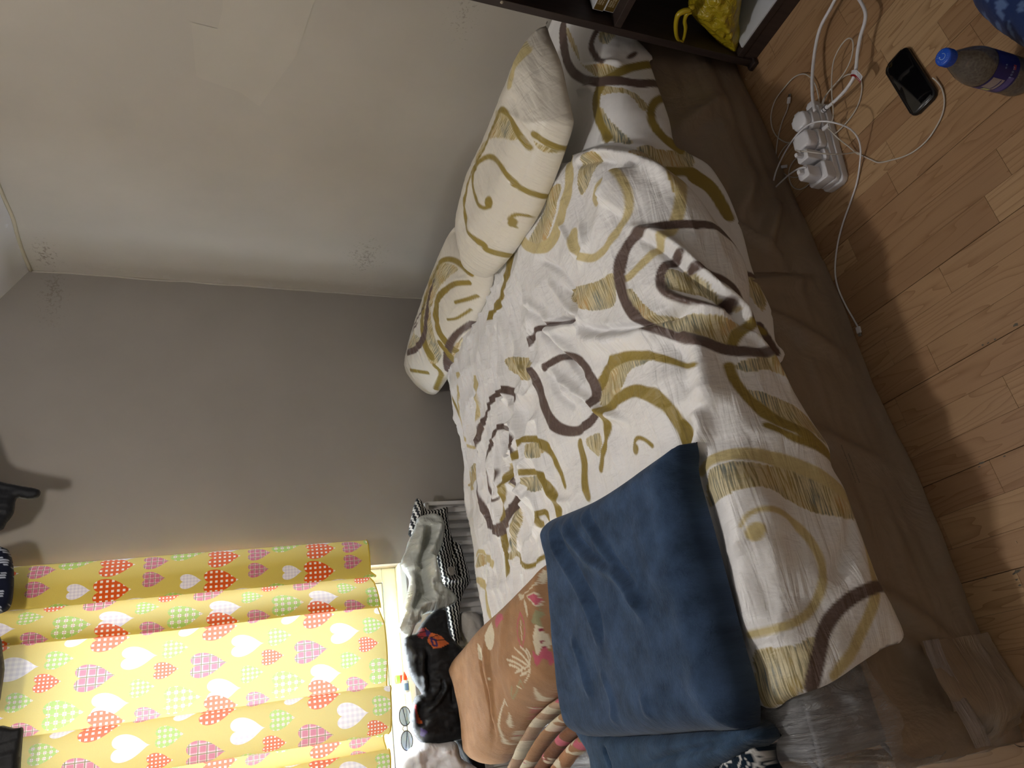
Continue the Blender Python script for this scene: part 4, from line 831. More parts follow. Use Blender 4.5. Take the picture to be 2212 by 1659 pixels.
brown = blob('floral_blanket', [(1018, 1388, .04), (1045, 1345, .06), (1080, 1300, .08), (1120, 1250, .09), (1148, 1218, .09), (1170, 1213, .08), (1192, 1228, .06), (1204, 1262, .04), (1216, 1330, .03), (1226, 1400, .03), (1230, 1465, .03), (1205, 1500, .03), (1165, 1530, .03), (1130, 1575, .03), (1105, 1625, .02), (1085, 1650, .01), (1062, 1640), (1050, 1600), (1042, 1530), (1030, 1480), (1012, 1435), (1010, 1410, .02)],
    (.2, 1.9, TOPZ-.01), (0, 0, 1), (1, 0, 0), .105, .07, M_PLUSH, res=.0036, base=BRN, seam=floral, power=.45, lumps=.014, lscale=6,
    fl=[([(1180, 1225), (1178, 1300), (1195, 1380), (1210, 1450)], -.032, .011), ([(1168, 1225), (1166, 1300), (1182, 1390)], .010, .013), ([(1200, 1240), (1200, 1300), (1212, 1380)], .012, .009), ([(1030, 1400), (1040, 1470), (1058, 1560), (1066, 1620)], -.014, .007), ([(1038, 1388), (1052, 1470), (1070, 1570)], .008, .010), ([(1195, 1455), (1205, 1470)], -.02, .012), ([(1100, 1300), (1080, 1380), (1075, 1450)], .006, .02)])
tag(brown, 'caramel brown plush blanket with pink and cream flowers, bundled beside the navy blanket', 'blanket')
def foldcol(k):
    def f(c, uv, S):
        c[fbm(uv[:, 0]*15+2+k*3, uv[:, 1]*15, 2) > .24] = PINK; c[fbm(uv[:, 0]*19+7+k*5, uv[:, 1]*19, 3) > (.0, .26, .4, .16)[k]] = CRM; return c
    return f
edge_a = [(1262, 1478), (1205, 1500), (1165, 1532), (1130, 1578), (1104, 1630), (1086, 1672)]
for k, T_k in enumerate((.066, .054, .040, .032)):
    dx_, dy_ = 17*k, 27*k
    up_ = [(x+dx_, y+dy_*(1.0 if y < 1600 else .9), T_k*.8) for x, y in edge_a]; dn_ = [(x+dx_+26, y+dy_+30, .004) for x, y in edge_a[::-1]]
    blob('folded_layer', up_+dn_, (.0, 1.9, TOPZ-.048-.001*k), (0, 0, 1), (1, 0, 0), T_k, .022, M_PLUSH, brown, res=.0035, base=lin(*((176, 146, 120), (162, 122, 88), (118, 78, 54), (156, 112, 78))[k]), power=.5, lumps=.006, lscale=12, seam=foldcol(k))

# ------------------------------------------------------------------ radiator and the clothes on it
M_RAD = plain('white_radiator_enamel', lin(206, 202, 198), .35, noise=.03)
rad = empty('radiator', (.2, 2.68, .12)); tag(rad, 'white ribbed panel radiator below the window, mostly hidden by draped clothes', 'radiator')
RX0, RX1, RZ0, RZ1 = -.62, .86, .12, .60
box('back_panel', (RX0, 2.66, RZ0), (RX1, 2.70, RZ1), M_RAD, rad, .006)
for k in range(int((RX1-RX0)/.034)): box('rib', (RX0+.012+k*.034, 2.645, RZ0+.03), (RX0+.032+k*.034, 2.664, RZ1-.03), M_RAD, rad, .005)
box('top_grille', (RX0, 2.635, RZ1-.012), (RX1, 2.705, RZ1+.006), M_RAD, rad, .004); box('end_cap', (RX1-.012, 2.635, RZ0), (RX1+.004, 2.705, RZ1), M_RAD, rad, .004)
for z in (.2, .5): box('wall_bracket', (.6, 2.70, z), (.63, 2.7295, z+.04), M_RAD, rad, .002); box('wall_bracket', (-.4, 2.70, z), (-.37, 2.7295, z+.04), M_RAD, rad, .002)
def zb(l): return [(850+a/4.609, 1060+b/4.609) for a, b in l]
def zigzag(cols, uv, S):
    v = uv[:, 1]; u = uv[:, 0]; w_ = .0022*np.abs(((u*70) % 1)*2-1); k = ((v+w_)/.0125) % 1 < .42
    cols[k] = lin(212, 208, 200); return cols
def zz2(rot):
    a = math.radians(rot)
    def f(cols, uv, S):
        u = uv[:, 0]*math.cos(a)+uv[:, 1]*math.sin(a); v = -uv[:, 0]*math.sin(a)+uv[:, 1]*math.cos(a); wob = .004*fbm(uv[:, 0]*9, uv[:, 1]*9, 2)
        k = ((v+wob+.0035*np.abs(((u*62) % 1)*2-1))/.0125) % 1 < .36; cols[k] = lin(208, 204, 196); return cols
    return f
NY = (0, -1, 0)
M_KNIT = cloth('zigzag_knit', None, .9, .1, 700, .4, [(30, 30, .4)], .5, .006, .15)
INK = lin(20, 20, 22)
st = blob('zigzag_garment', zb([(225, 80), (290, 130), (325, 195), (450, 188), (530, 165), (535, 250), (560, 400), (592, 500), (655, 540), (690, 620), (720, 730), (750, 850), (752, 930), (700, 1000), (660, 1150), (650, 1400), (645, 1580), (560, 1550), (540, 1400), (510, 1200), (470, 950), (400, 700), (300, 500), (162, 460), (150, 400), (180, 250)]),
    (.6, 2.632, .6), NY, (1, 0, 0), .034, .025, M_KNIT, res=.0022, base=INK, seam=zz2(4), lumps=.012, lscale=12, smoothpoly=2, fl=[(zb([(560, 420), (600, 560), (590, 700)]), -.02, .012), (zb([(640, 700), (660, 860)]), -.018, .008), (zb([(490, 870), (600, 900), (740, 900)]), .018, .012), (zb([(240, 130), (250, 300), (200, 400)]), .02, .014)])
tag(st, 'black and white zigzag knitted top hanging over the radiator end', 'garment')
M_SATG = cloth('sage_satin', lin(186, 190, 184), .20, .1, 900, .05, [(14, 40, .8), (40, 14, .5)], .9, .012, .7)
sa = blob('satin_garment', zb([(240, 270), (330, 240), (420, 235), (490, 300), (505, 400), (475, 560), (425, 680), (455, 800), (485, 930), (570, 1000), (635, 1090), (560, 1150), (420, 1200), (285, 1240), (275, 1300), (220, 1340), (180, 1440), (130, 1470), (60, 1410), (50, 1350), (80, 1250), (100, 1150), (140, 1000), (150, 880), (70, 740), (120, 600), (140, 520), (180, 440), (220, 330)]),
    (.6, 2.585, .6), NY, (1, 0, 0), .045, .03, M_SATG, res=.003, lumps=.034, lscale=10, smoothpoly=3, wrk=.020, wsc=(26, 11),
    fl=[(zb([(340, 330), (340, 480), (300, 620), (260, 760)]), -.045, .012), (zb([(250, 330), (270, 450), (230, 620)]), .030, .02), (zb([(450, 300), (430, 450), (370, 600)]), .038, .016), (zb([(380, 620), (400, 780), (430, 900)]), .038, .014), (zb([(300, 680), (310, 850), (340, 1050)]), -.045, .010), (zb([(330, 700), (350, 880), (380, 1000), (480, 1060)]), .030, .014), (zb([(270, 760), (240, 900), (260, 1030), (180, 1180)]), -.038, .012), (zb([(200, 800), (190, 980), (130, 1150), (100, 1300)]), .033, .016), (zb([(200, 1250), (330, 1120), (470, 1130)]), .030, .015)])
tag(sa, 'shiny sage grey satin garment crumpled over the zigzag knit', 'garment')
M_BLKC = cloth('black_jersey', None, .62, .12, 800, .2, [(12, 30, .7), (40, 40, .3)], .7, .008, .3)
OG, PU, RD = lin(206, 104, 52), lin(62, 44, 96), lin(150, 48, 52)
def tprint(cols, uv, S):
    def pl(l, c):
        ln, sc = S.line(zb(l)); k = inpoly(uv, ln); cols[k] = c
    pl([(215, 1340), (290, 1350), (320, 1440), (290, 1470), (230, 1450)], RD); pl([(305, 1345), (370, 1410), (480, 1450), (560, 1520), (480, 1550), (400, 1560), (340, 1500), (350, 1440)], OG); pl([(320, 1370), (370, 1410), (350, 1450), (325, 1440)], PU)
    ln, sc = S.line(zb([(375, 1470), (430, 1490), (430, 1540), (400, 1530), (375, 1470)])); d, t, _n = segdist(uv, ln); cols[d < .0035] = PU
    for l in ([(250, 1400), (310, 1400)], [(240, 1430), (310, 1450)], [(430, 1490), (520, 1480)], [(380, 1460), (440, 1440)]):
        ln, sc = S.line(zb(l)); d, t, _n = segdist(uv, ln); cols[d < .0014] = INK
    for l, c in (([(890+0, 1520), (900, 1522), (906, 1560), (900, 1560)], RD), ([(905, 1570), (925, 1580), (915, 1592), (903, 1590)], PU), ([(906, 1536), (908, 1562), (911, 1561)], OG)):
        ln, sc = S.line(l); cols[inpoly(uv, ln)] = c
    return cols
bt = blob('black_tee', z4([(195, 900), (260, 870), (300, 810), (360, 745), (440, 735), (465, 880), (560, 980), (592, 1040), (560, 1130), (570, 1200), (550, 1270), (590, 1370), (595, 1470), (490, 1500), (380, 1518), (300, 1510), (245, 1440), (232, 1350), (262, 1240), (300, 1222), (245, 1140), (215, 1040)]),
    (.3, 2.60, .6), NY, (1, 0, 0), .045, .03, M_BLKC, res=.0032, base=lin(24, 24, 27), seam=tprint, lumps=.026, lscale=9, smoothpoly=3, wrk=.018, wsc=(24, 9),
    fl=[(z4([(240, 930), (250, 1050), (270, 1150)]), .02, .012), (z4([(300, 950), (310, 1100), (340, 1200)]), .02, .010), (z4([(330, 960), (330, 1100), (355, 1230)]), -.02, .008), (z4([(380, 1130), (440, 1180), (390, 1270), (330, 1330)]), .02, .008), (z4([(420, 1130), (430, 1190), (360, 1290)]), -.018, .006), (z4([(310, 1230), (250, 1300), (260, 1420)]), .022, .012), (z4([(320, 1400), (420, 1350), (500, 1340)]), .018, .012), (z4([(500, 1130), (510, 1280), (495, 1390)]), .014, .012), (z4([(480, 1150), (490, 1290)]), -.012, .006), (z4([(300, 1260), (290, 1330), (310, 1420)]), -.03, .012)])
tag(bt, 'black jersey tee with an orange and purple print rumpled on the radiator', 'garment')
M_WHC = cloth('white_cotton', lin(240, 240, 244), .8, .1, 800, .2, [(16, 30, .8), (44, 40, .3)], .8, .010, .2)
wg = blob('white_garment', z4([(175, 1610), (215, 1560), (260, 1525), (310, 1505), (400, 1510), (490, 1500), (515, 1545), (530, 1600), (600, 1640), (660, 1690), (680, 1780), (250, 1800), (165, 1680)]),
    (.0, 2.60, .6), NY, (1, 0, 0), .055, .04, M_WHC, res=.004, lumps=.03, lscale=9, wrk=.022, wsc=(22, 13), smoothpoly=3, fl=[(z4([(270, 1540), (290, 1600), (300, 1680)]), .02, .012), (z4([(480, 1560), (380, 1620), (330, 1700)]), .016, .014), (z4([(400, 1530), (400, 1600)]), -.015, .01)])
tag(wg, 'white cotton garment crumpled at the near end of the clothes pile', 'garment')
bg = blob('black_garment', z4([(480, 1490), (595, 1462), (632, 1462), (622, 1530), (660, 1560), (680, 1700), (690, 1800), (620, 1800), (540, 1600)]), (.0, 2.625, .5), NY, (1, 0, 0), .022, .02, M_BLKC, res=.005, base=lin(10, 10, 12), lumps=.008, lscale=8, smoothpoly=2)
tag(bg, 'plain black garment hanging below the white cotton one', 'garment')
M_OFFW = cloth('offwhite_sheet', lin(178, 172, 164), .85, .1, 800, .2, [(14, 14, .9), (40, 40, .3)], .9, .012, .2)
ws = blob('crumpled_sheet', z4([(520, 760), (560, 740), (640, 760), (690, 900), (720, 1100), (760, 1300), (790, 1420), (700, 1405), (610, 1425), (585, 1350), (560, 1250), (560, 1130), (590, 1040), (560, 950), (530, 860)]), (.3, 2.64, .4), NY, (1, 0, 0), .05, .04, M_OFFW, res=.005, lumps=.02, lscale=9, smoothpoly=3, wrk=.012, wsc=(18, 18))
tag(ws, 'crumpled off-white cloth stuffed between the bed and the radiator', 'cloth')
# garment label on the zigzag top
gl_ = blob('care_label', zb([(540, 765), (600, 760), (605, 830), (575, 845), (550, 830)]), (.6, 2.592, .6), NY, (1, 0, 0), .002, .004, M_OFFW, st, res=.003)

# clothes hanging from the line in front of the window
line_o = empty('clothes_rail', (.1, 2.49, 2.30)); tag(line_o, 'thin metal clothes rail running high above the window', 'clothes rail')
tube('pole', [(-1.2, 2.49, 2.30), (1.35, 2.49, 2.30)], .010, M_METAL, line_o, sm=0)
for x in (-1.0, .1, 1.2): tube('rail_bracket', [(x, 2.49, 2.30), (x, 2.60, 2.31), (x, 2.728, 2.31)], .006, M_METAL, line_o, n=8, sm=3)
def hang(name, px, top, label, mat, base, y, seam=None, T=.022, parent=None, wr_=.006):
    pts = [tuple(q) for q in px]
    # plane axes for normal -y with A=(1,0,0): B = N x A = (0,0,1)
    P2 = []
    for q in pts:
        w_ = PY(q[0], q[1], y); P2.append((w_[0], w_[2], 0, 0))
    x1 = P2[0][0]; x0 = P2[-1][0]
    P2 = [(a, b, 0, 0) for a, b, _, _ in P2]+[(x, z, 0, 0) for x, z in top]
    o = blob(name, P2, (0, y, 0), NY, (1, 0, 0), T, .02, mat, None, res=.0035, base=base, seam=seam, lumps=wr_, lscale=9, smoothpoly=3, wrk=.008, wsc=(40, 5))
    if label: tag(o, label, 'garment')
    return o
hang('black_garment', [(-40, 1022), (0, 1040), (45, 1050), (85, 1058), (83, 1074), (60, 1079), (36, 1077), (30, 1108), (14, 1130), (-6, 1150)], [(.74, 2.10), (.76, 2.31), (.95, 2.31), (1.1, 2.12)], 'black garment with a jutting sleeve hanging nearest the corner', M_BLKC, lin(10, 12, 18), 2.50)
hang('striped_garment', [(-20, 1184), (8, 1183), (22, 1195), (30, 1230), (29, 1280), (22, 1312), (5, 1324), (-20, 1326)], [(.56, 2.1), (.57, 2.31), (.68, 2.31), (.70, 2.1)], 'navy knit garment with fine white pinstripes hanging over the curtain edge', M_KNIT, lin(14, 18, 34), 2.51,
     seam=lambda c, uv, S: np.where(((((uv[:, 0]+.003*fbm(uv[:, 0]*10, uv[:, 1]*10, 2))/.0065) % 1 < .22) & ((uv[:, 1]*300) % 1 < .7))[:, None], np.array(lin(170, 176, 190)), c), T=.03)
hang('grey_garment', [(-20, 1375), (2, 1380), (6, 1410), (10, 1445), (4, 1490), (-2, 1520), (-20, 1525)], [(.29, 2.1), (.30, 2.31), (.42, 2.31), (.43, 2.1)], 'dark grey garment just showing between the striped and the black ones', M_BLKC, lin(60, 58, 54), 2.51)
hang('black_garment', [(-20, 1570), (30, 1573), (50, 1572), (49, 1600), (46, 1640), (44, 1700), (46, 1760), (-20, 1780)], [(-.02, 2.1), (.0, 2.31), (.18, 2.31), (.20, 2.1)], 'solid black garment hanging in front of the brightest curtain panel', M_BLKC, lin(12, 12, 14), 2.50)

# ------------------------------------------------------------------ dark shelf unit
shelf_o = empty('shelf_unit', (1.70, .62, 0)); tag(shelf_o, 'dark brown open shelf unit standing against the wall at the head of the bed', 'shelf unit')
M_WSHADE = plain('shaded_back_laminate', lin(16, 12, 12), .7, noise=.2)  # back laminate colour darkened to hold the shade inside the shelf
SXF, SXB, SYA, SYB, SZT = 1.55, 1.885, .18, .990, 1.30
box('side_panel', (SXF, SYB-.020, .0), (SXB, SYB, SZT), M_WENGE, shelf_o, .0012)
box('side_panel', (SXF, SYA, .0), (SXB, SYA+.020, SZT), M_WENGE, shelf_o, .0012)
box('back_panel', (SXB-.012, SYA+.020, .02), (SXB-.002, SYB-.020, SZT-.01), M_WSHADE, shelf_o, .0006)
box('top_panel', (SXF, SYA+.020, SZT-.02), (SXB-.012, SYB-.020, SZT), M_WENGE, shelf_o, .0012)
box('shelf', (SXF+.002, SYA+.020, .434), (SXB-.012, SYB-.020, .453), M_WENGE, shelf_o, .001)
box('shelf', (SXF+.002, SYA+.020, .866), (SXB-.012, SYB-.020, .885), M_WENGE, shelf_o, .001)
box('bottom_board', (SXF+.004, SYA+.020, .046), (SXB-.012, SYB-.020, .064), M_WENGE, shelf_o, .001)
box('plinth', (SXF+.008, SYA+.020, .0), (SXF+.022, SYB-.020, .046), M_WENGE, shelf_o, .001)
box('foot', (SXF-.012, SYB-.026, .0), (SXF+.05, SYB+.004, .014), M_WENGE, shelf_o, .003)
q = PX(1084, 5, SXF); lathe('screw_cap', [(.0, .0016), (.0035, .0014), (.0042, 0)], plain('beige_screw_cap', lin(150, 138, 120), .5), shelf_o, n=16, M=Matrix.Translation((SXF, q[1], q[2]))@Matrix.Rotation(math.radians(-90), 4, 'Y'))
M_PAPER = plain('white_board', lin(200, 204, 212), .6, noise=.03)
wbd = box('white_board', (SXF+.006, .28, .0645), (SXB-.02, .944, .0705), M_PAPER, None, .0008); tag(wbd, 'flat white board lying on the bottom of the dark shelf unit', 'board')
M_BOXB = plain('olive_brown_carton', lin(92, 70, 22), .45, noise=.06); M_BOXW = plain('white_carton', lin(206, 208, 214), .5, noise=.02)
def text(name, s, size, M, mat, parent, ext=.0001):
    cu_ = bpy.data.curves.new(name, 'FONT'); cu_.body = s; cu_.size = size; cu_.extrude = ext; cu_.align_x = 'LEFT'; cu_.space_line = .85
    me = bpy.data.objects.new(name+'_t', cu_); COL.objects.link(me); dg = bpy.context.evaluated_depsgraph_get(); m_ = bpy.data.meshes.new_from_object(me.evaluated_get(dg)); bpy.data.objects.remove(me)
    m_.transform(M); m_.materials.clear(); m_.materials.append(mat); return link(name, m_, parent)
M_TXTW = plain('white_print', lin(196, 188, 160), .6); M_TXTB = plain('dark_print', lin(50, 50, 66), .6)
for k, (z0, z1, lab) in enumerate(((.4535, .482, 'lower olive brown medicine carton with white edges on the middle shelf'), (.4825, .512, 'upper olive brown medicine carton stacked on the other one in the shelf'))):
    b_ = empty('medicine_box', (1.62, .90, z0)); tag(b_, lab, 'box', 'cartons stacked on the middle shelf')
    box('carton', (1.588, .80, z0), (1.67, .958+.003*k, z1), M_BOXW, b_, .001); box('printed_face', (1.5868, .802, z0+.0022), (1.588, .956+.003*k, z1-.0022), M_BOXB, b_, .0003)
    text('lettering', 'Comp oral\nNatural salts\none a day', .0066, Matrix.Translation((1.5866, .944, z1-.009))@Matrix(((0, 0, -1, 0), (-1, 0, 0, 0), (0, 1, 0, 0), (0, 0, 0, 1))), M_TXTW, b_)
# yellow carrier bag with knotted handles
M_BAG = NT('yellow_plastic_bag'); M_BAG.b.inputs['Base Color'].default_value = (*lin(170, 150, 32), 1); M_BAG.b.inputs['Roughness'].default_value = .28; M_BAG.b.inputs['Subsurface Weight'].default_value = .12
_a = M_BAG.n('Attribute', attribute_name='cloth_uv').outputs['Vector']; _n = M_BAG.n('TexNoise', {'Vector': _a, 'Scale': 42, 'Detail': 4, 'Distortion': 1.5}); _v = M_BAG.n('TexVoronoi', {'Vector': _a, 'Scale': 24}); M_BAG.bump(M_BAG.math('ADD', _n.outputs['Fac'], _v.outputs['Distance']), .9, .008); M_BAG = M_BAG.m
bagM = blob('carrier_bag', [(1488, 20), (1492, 5), (1505, -25), (1530, -60), (1590, -60), (1600, -20), (1594, 30), (1597, 60), (1592, 90), (1585, 101), (1570, 101), (1553, 92), (1538, 76), (1516, 52), (1500, 38)],
    (1.625, .9, .15), (-1, 0, 0), (0, 1, 0), .062, .055, M_BAG, res=.004, lumps=.022, lscale=17, wrk=.006, wsc=(30, 60), back='mirror', backk=.9, power=.5,
    fl=[([(1492, 22), (1530, 60), (1575, 95)], .012, .006), ([(1495, 30), (1520, 60), (1555, 90)], -.012, .005), ([(1540, 10), (1565, 50), (1585, 90)], .010, .008), ([(1555, 95), (1570, 80), (1585, 70)], -.012, .006), ([(1500, 10), (1550, 0), (1590, 30)], .008, .01)])
tag(bagM, 'mustard yellow plastic carrier bag with tied handles sitting in the dark shelf', 'bag')
def hpt(x, y, d=1.56): return PX(x, y, d)
tube('handle', [hpt(*p) for p in ((1492, 22), (1478, 24), (1465, 32), (1460, 52), (1461, 75), (1466, 88), (1472, 94))], [.006, .008, .007, .006, .005, .004, .004], M_BAG, bagM, n=8, sm=4)
tube('handle', [hpt(*p, 1.565) for p in ((1494, 26), (1484, 30), (1479, 45), (1481, 60), (1479, 75), (1476, 86), (1472, 94))], [.005, .006, .005, .005, .004, .004, .004], M_BAG, bagM, n=8, sm=4)
tube('knot', [hpt(*p, 1.56) for p in ((1468, 88), (1472, 92), (1477, 94))], [.003, .006, .003], M_BAG, bagM, n=8, sm=3)
tube('knot', [hpt(*p, 1.565) for p in ((1484, 24), (1492, 18), (1500, 14))], [.004, .009, .006], M_BAG, bagM, n=8, sm=3)

# ------------------------------------------------------------------ power strip, plugs and cables on the floor
ps = empty('power_strip', (1.034, .872, 0)); tag(ps, 'white power strip lying on the floor with its plugs pushed in', 'power strip')
ax_ = Vector((.9855, -.17, 0)).normalized(); bx_ = Vector((.17, .9855, 0)).normalized()
PM = Matrix(((ax_.x, bx_.x, 0, 1.034), (ax_.y, bx_.y, 0, .872), (0, 0, 1, 0), (0, 0, 0, 1)))
def pl_(u, v, z): return PM@Vector((u, v, z))
rbox('strip_base', (-.006, .0, .0005), (.215, .062, .018), .014, M_WHITEP, ps, PM, .003)
rbox('strip_lid', (-.002, .004, .0185), (.211, .058, .034), .012, M_WHITEP, ps, PM, .004)
for u in (.028, .068, .112, .165):
    rbox('socket', (u-.018, .010, .0342), (u+.018, .052, .0358), .006, M_WHITEP, ps, PM, .0006)
rbox('cord_boss', (.205, .018, .006), (.232, .044, .028), .006, M_WHITEP, ps, PM, .004)
def plug(name, lab): 
    o = empty(name, tuple(pl_(.1, .03, .036))); tag(o, lab, 'plug'); return o
pA = plug('mains_plug', 'white three-pin plug with the thick cord at the far end of the power strip')
rbox('plug_body', (.140, .006, .0362), (.192, .056, .060), .012, M_WHITEP, pA, PM, .004); rbox('plug_cap', (.146, .010, .0602), (.190, .052, .080), .014, M_WHITEP, pA, PM, .007)
pB = plug('charger_plug', 'large rounded white charger plugged in beside the mains plug')
rbox('plug_body', (.086, .004, .0362), (.137, .056, .056), .010, M_WHITEP, pB, PM, .004); rbox('plug_cap', (.088, .008, .0562), (.135, .054, .088), .012, M_WHITEP, pB, PM, .008)
pC = plug('usb_adapter', 'slim white adapter with a thin lead, third along the power strip')
rbox('plug_body', (.050, .006, .0362), (.083, .056, .048), .008, M_WHITEP, pC, PM, .003); rbox('adapter_block', (.054, .016, .0482), (.080, .048, .094), .004, M_WHITEP, pC, PM, .003); rbox('lead_head', (.062, .028, .0942), (.072, .036, .114), .002, M_WHITEP, pC, PM, .0015)
pD = plug('usb_adapter', 'stepped white adapter at the near end of the power strip')
rbox('plug_body', (.0, .003, .0362), (.047, .059, .062), .006, M_WHITEP, pD, PM, .003); rbox('adapter_block', (.006, .018, .0622), (.038, .050, .102), .007, M_WHITEP, pD, PM, .003); rbox('lead_head', (.017, .030, .1022), (.028, .039, .116), .002, M_WHITEP, pD, PM, .0015)
def cable(name, lab, pts, r, mat=M_CABLE, parent=None, grp=None):
    p = [(P(x, y, z)) for x, y, z in pts]; o = tube(name, p, r, mat, parent, n=8, sm=7)
    if lab: tag(o, lab, 'cable', grp)
    return o
cord = cable('power_cord', '', [(1760, 240, .060), (1755, 205, .05), (1755, 160, .04), (1761, 105, .03), (1772, 60, .03), (1793, 20, .03), (1812, -12, .03), (1838, -22, .035), (1858, 2, .04), (1869, 26, .045), (1868, 48, .045), (1859, 78, .045), (1853, 110, .045), (1850, 140, .045), (1845, 165, .045), (1830, 190, .042), (1812, 210, .038), (1797, 224, .034), (1785, 233, .03)], .0040, M_WHITEP, ps)
q0, q1 = P(1789, 229, .031), P(1771, 245, .022)
tube('strain_relief', [q0, q0*.5+q1*.5, q1], [.0050, .0062, .0068], M_WHITEP, cord, n=12, sm=3)
for t_ in (.2, .45, .7): 
    c_ = q0*(1-t_)+q1*t_; d_ = (q1-q0)/np.linalg.norm(q1-q0); tube('strain_ring', [c_-d_*.0008, c_+d_*.0008], .0066, M_BLACK, cord, n=12, sm=0)
# warning flag folded round the cord
fl0 = [P(x, y, z) for x, y, z in ((1840, 152, .052), (1850, 151, .056), (1862, 163, .050), (1863, 168, .046))]
fl1 = [P(x, y, z) for x, y, z in ((1837, 165, .048), (1846, 166, .052), (1857, 178, .046), (1858, 181, .042))]
def mixr(a, b, t): return [x*(1-t)+y*t for x, y in zip(a, b)]
M_TAG = plain('white_tag_paper', lin(206, 206, 214), .35); M_TAGR = plain('red_tag_band', lin(140, 24, 30), .35)
ctag = sheetpts('tag', [mixr(fl0, fl1, 0), mixr(fl0, fl1, .35), mixr(fl0, fl1, .68)], M_TAG, cord, 6, 0)
sheetpts('red_band', [mixr(fl0, fl1, .68), mixr(fl0, fl1, .84), mixr(fl0, fl1, 1.0)], M_TAGR, cord, 6, 0)
fo = np.array(fl0[1]); fa = (fl0[2]-fl0[1]); fb = (fl1[1]-fl0[1]); fn = np.cross(fa, fb); fn /= np.linalg.norm(fn); fn = fn if fn[2] > 0 else -fn
fau = fa/np.linalg.norm(fa); fbu = np.cross(fn, fau)
for s_, tt_, sz in (('DO NOT COVER', .20, .0022), ('READ ALL LABELS', .38, .0019), ('BEFORE USE', .55, .0022)):
    o3 = fo+fa*.98+fb*(tt_-.12)+fn*.0006; text('lettering', s_, sz, Matrix(((-fau[0], -fbu[0], fn[0], o3[0]), (-fau[1], -fbu[1], fn[1], o3[1]), (-fau[2], -fbu[2], fn[2], o3[2]), (0, 0, 0, 1))), M_TXTB, cord, .00003)
o3 = fo+fa*.98+fb*.76+fn*.0006; text('lettering', 'WARNING', .0026, Matrix(((-fau[0], -fbu[0], fn[0], o3[0]), (-fau[1], -fbu[1], fn[1], o3[1]), (-fau[2], -fbu[2], fn[2], o3[2]), (0, 0, 0, 1))), M_TAG, cord, .00003)
def conn(parent, a, b, r=.0042, metal=True, z=.006, nm='connector'):
    p0, p1 = P(*a, z), P(*b, z); d = Vector(p1-p0); L = d.length; d.normalize(); s_ = Vector((-d.y, d.x, 0)).normalized(); n_ = d.cross(s_)
    M = Matrix(((d.x, s_.x, n_.x, p0[0]), (d.y, s_.y, n_.y, p0[1]), (d.z, s_.z, n_.z, p0[2]), (0, 0, 0, 1)))
    if metal: box('connector_tip', (L*.68, -r*.72, -.0012), (L, r*.72, .0012), M_METAL, box(nm, (0, -r, -.0024), (L*.68, r, .0024), M_WHITEP, parent, .001, M=M), .0005, M=M)
    else: box(nm, (0, -r, -.0024), (L, r, .0024), M_WHITEP, parent, .001, M=M)
T_ = .0016
c1_ = cable('charging_cable', 'thin white cable running from the black phone across the floor to the power strip', [(2014, 168, .010), (2022, 174, .006), (2034, 190, .004), (2040, 215, .003), (2037, 242, .003), (2026, 268, .003), (2005, 300, .003), (1980, 323, .003), (1955, 337, .003), (1925, 346, .003), (1898, 351, .003), (1880, 344, .003), (1862, 336, .003), (1850, 331, .006), (1835, 318, .012), (1812, 300, .03), (1795, 283, .045), (1786, 275, .055)], T_)
conn(c1_, (1790, 270), (1777, 280), .0045, False, .055)
c2_ = cable('charging_cable', 'thin white cable ending in a small silver-tipped plug beside the bed', [(1703, 224, .006), (1700, 238, .004), (1690, 262, .003), (1682, 292, .003), (1677, 325, .003), (1677, 348, .003), (1682, 359, .003), (1690, 360, .004)], T_)
conn(c2_, (1703, 224), (1706, 203), .0045, True, .006); conn(c2_, (1688, 361), (1700, 359), .004, False, .005)
c3_ = cable('charging_cable', 'thin white cable coiled in a wide loop at the wall side of the power strip', [(1773, 250, .01), (1769, 215, .008), (1762, 185, .010), (1748, 165, .012), (1733, 160, .01), (1714, 168, .006), (1694, 190, .004), (1675, 216, .003), (1666, 245, .003), (1667, 272, .003), (1676, 292, .003), (1690, 304, .003), (1705, 308, .003), (1722, 299, .004), (1740, 292, .008)], T_)
c3b = cable('charging_cable', 'thin white lead curling from the loop down to the edge of the bed', [(1708, 307, .006), (1695, 318, .004), (1684, 335, .003), (1679, 352, .003), (1686, 366, .003), (1700, 379, .003), (1722, 383, .003), (1738, 372, .003)], T_*.8)
c4_ = cable('long_cable', 'long white cable arching over the power strip and trailing far across the floor', [(1741, 362, .118), (1728, 363, .11), (1705, 377, .08), (1684, 396, .055), (1672, 407, .045), (1669, 402, .045), (1676, 372, .05), (1690, 340, .06), (1706, 312, .075), (1726, 286, .095), (1750, 268, .11), (1776, 262, .115), (1806, 266, .10), (1834, 277, .07), (1852, 296, .04), (1859, 322, .02), (1857, 358, .008), (1850, 398, .004), (1836, 440, .003), (1821, 482, .003), (1809, 530, .003), (1804, 580, .003), (1809, 618, .003), (1825, 656, .003), (1843, 688, .003), (1853, 706, .004)], .0020, M_WHITEP)
conn(c4_, (1853, 706), (1858, 726), .0055, True, .005)
c5_ = cable('adapter_lead', 'thin white lead crossing over the power strip from the slim adapter', [(1729, 327, .115), (1720, 325, .115), (1722, 326, .112), (1740, 327, .11), (1770, 331, .10), (1800, 333, .07), (1828, 332, .035), (1848, 329, .012), (1858, 332, .006)], T_)
c6_ = cable('charging_cable', 'thin white cable bowing out past the red and white tag', [(1798, 292, .012), (1812, 282, .006), (1836, 256, .003), (1853, 228, .003), (1861, 200, .003), (1861, 178, .004), (1852, 163, .006), (1838, 160, .008), (1822, 166, .010), (1800, 186, .012), (1784, 208, .014), (1774, 236, .02)], T_)
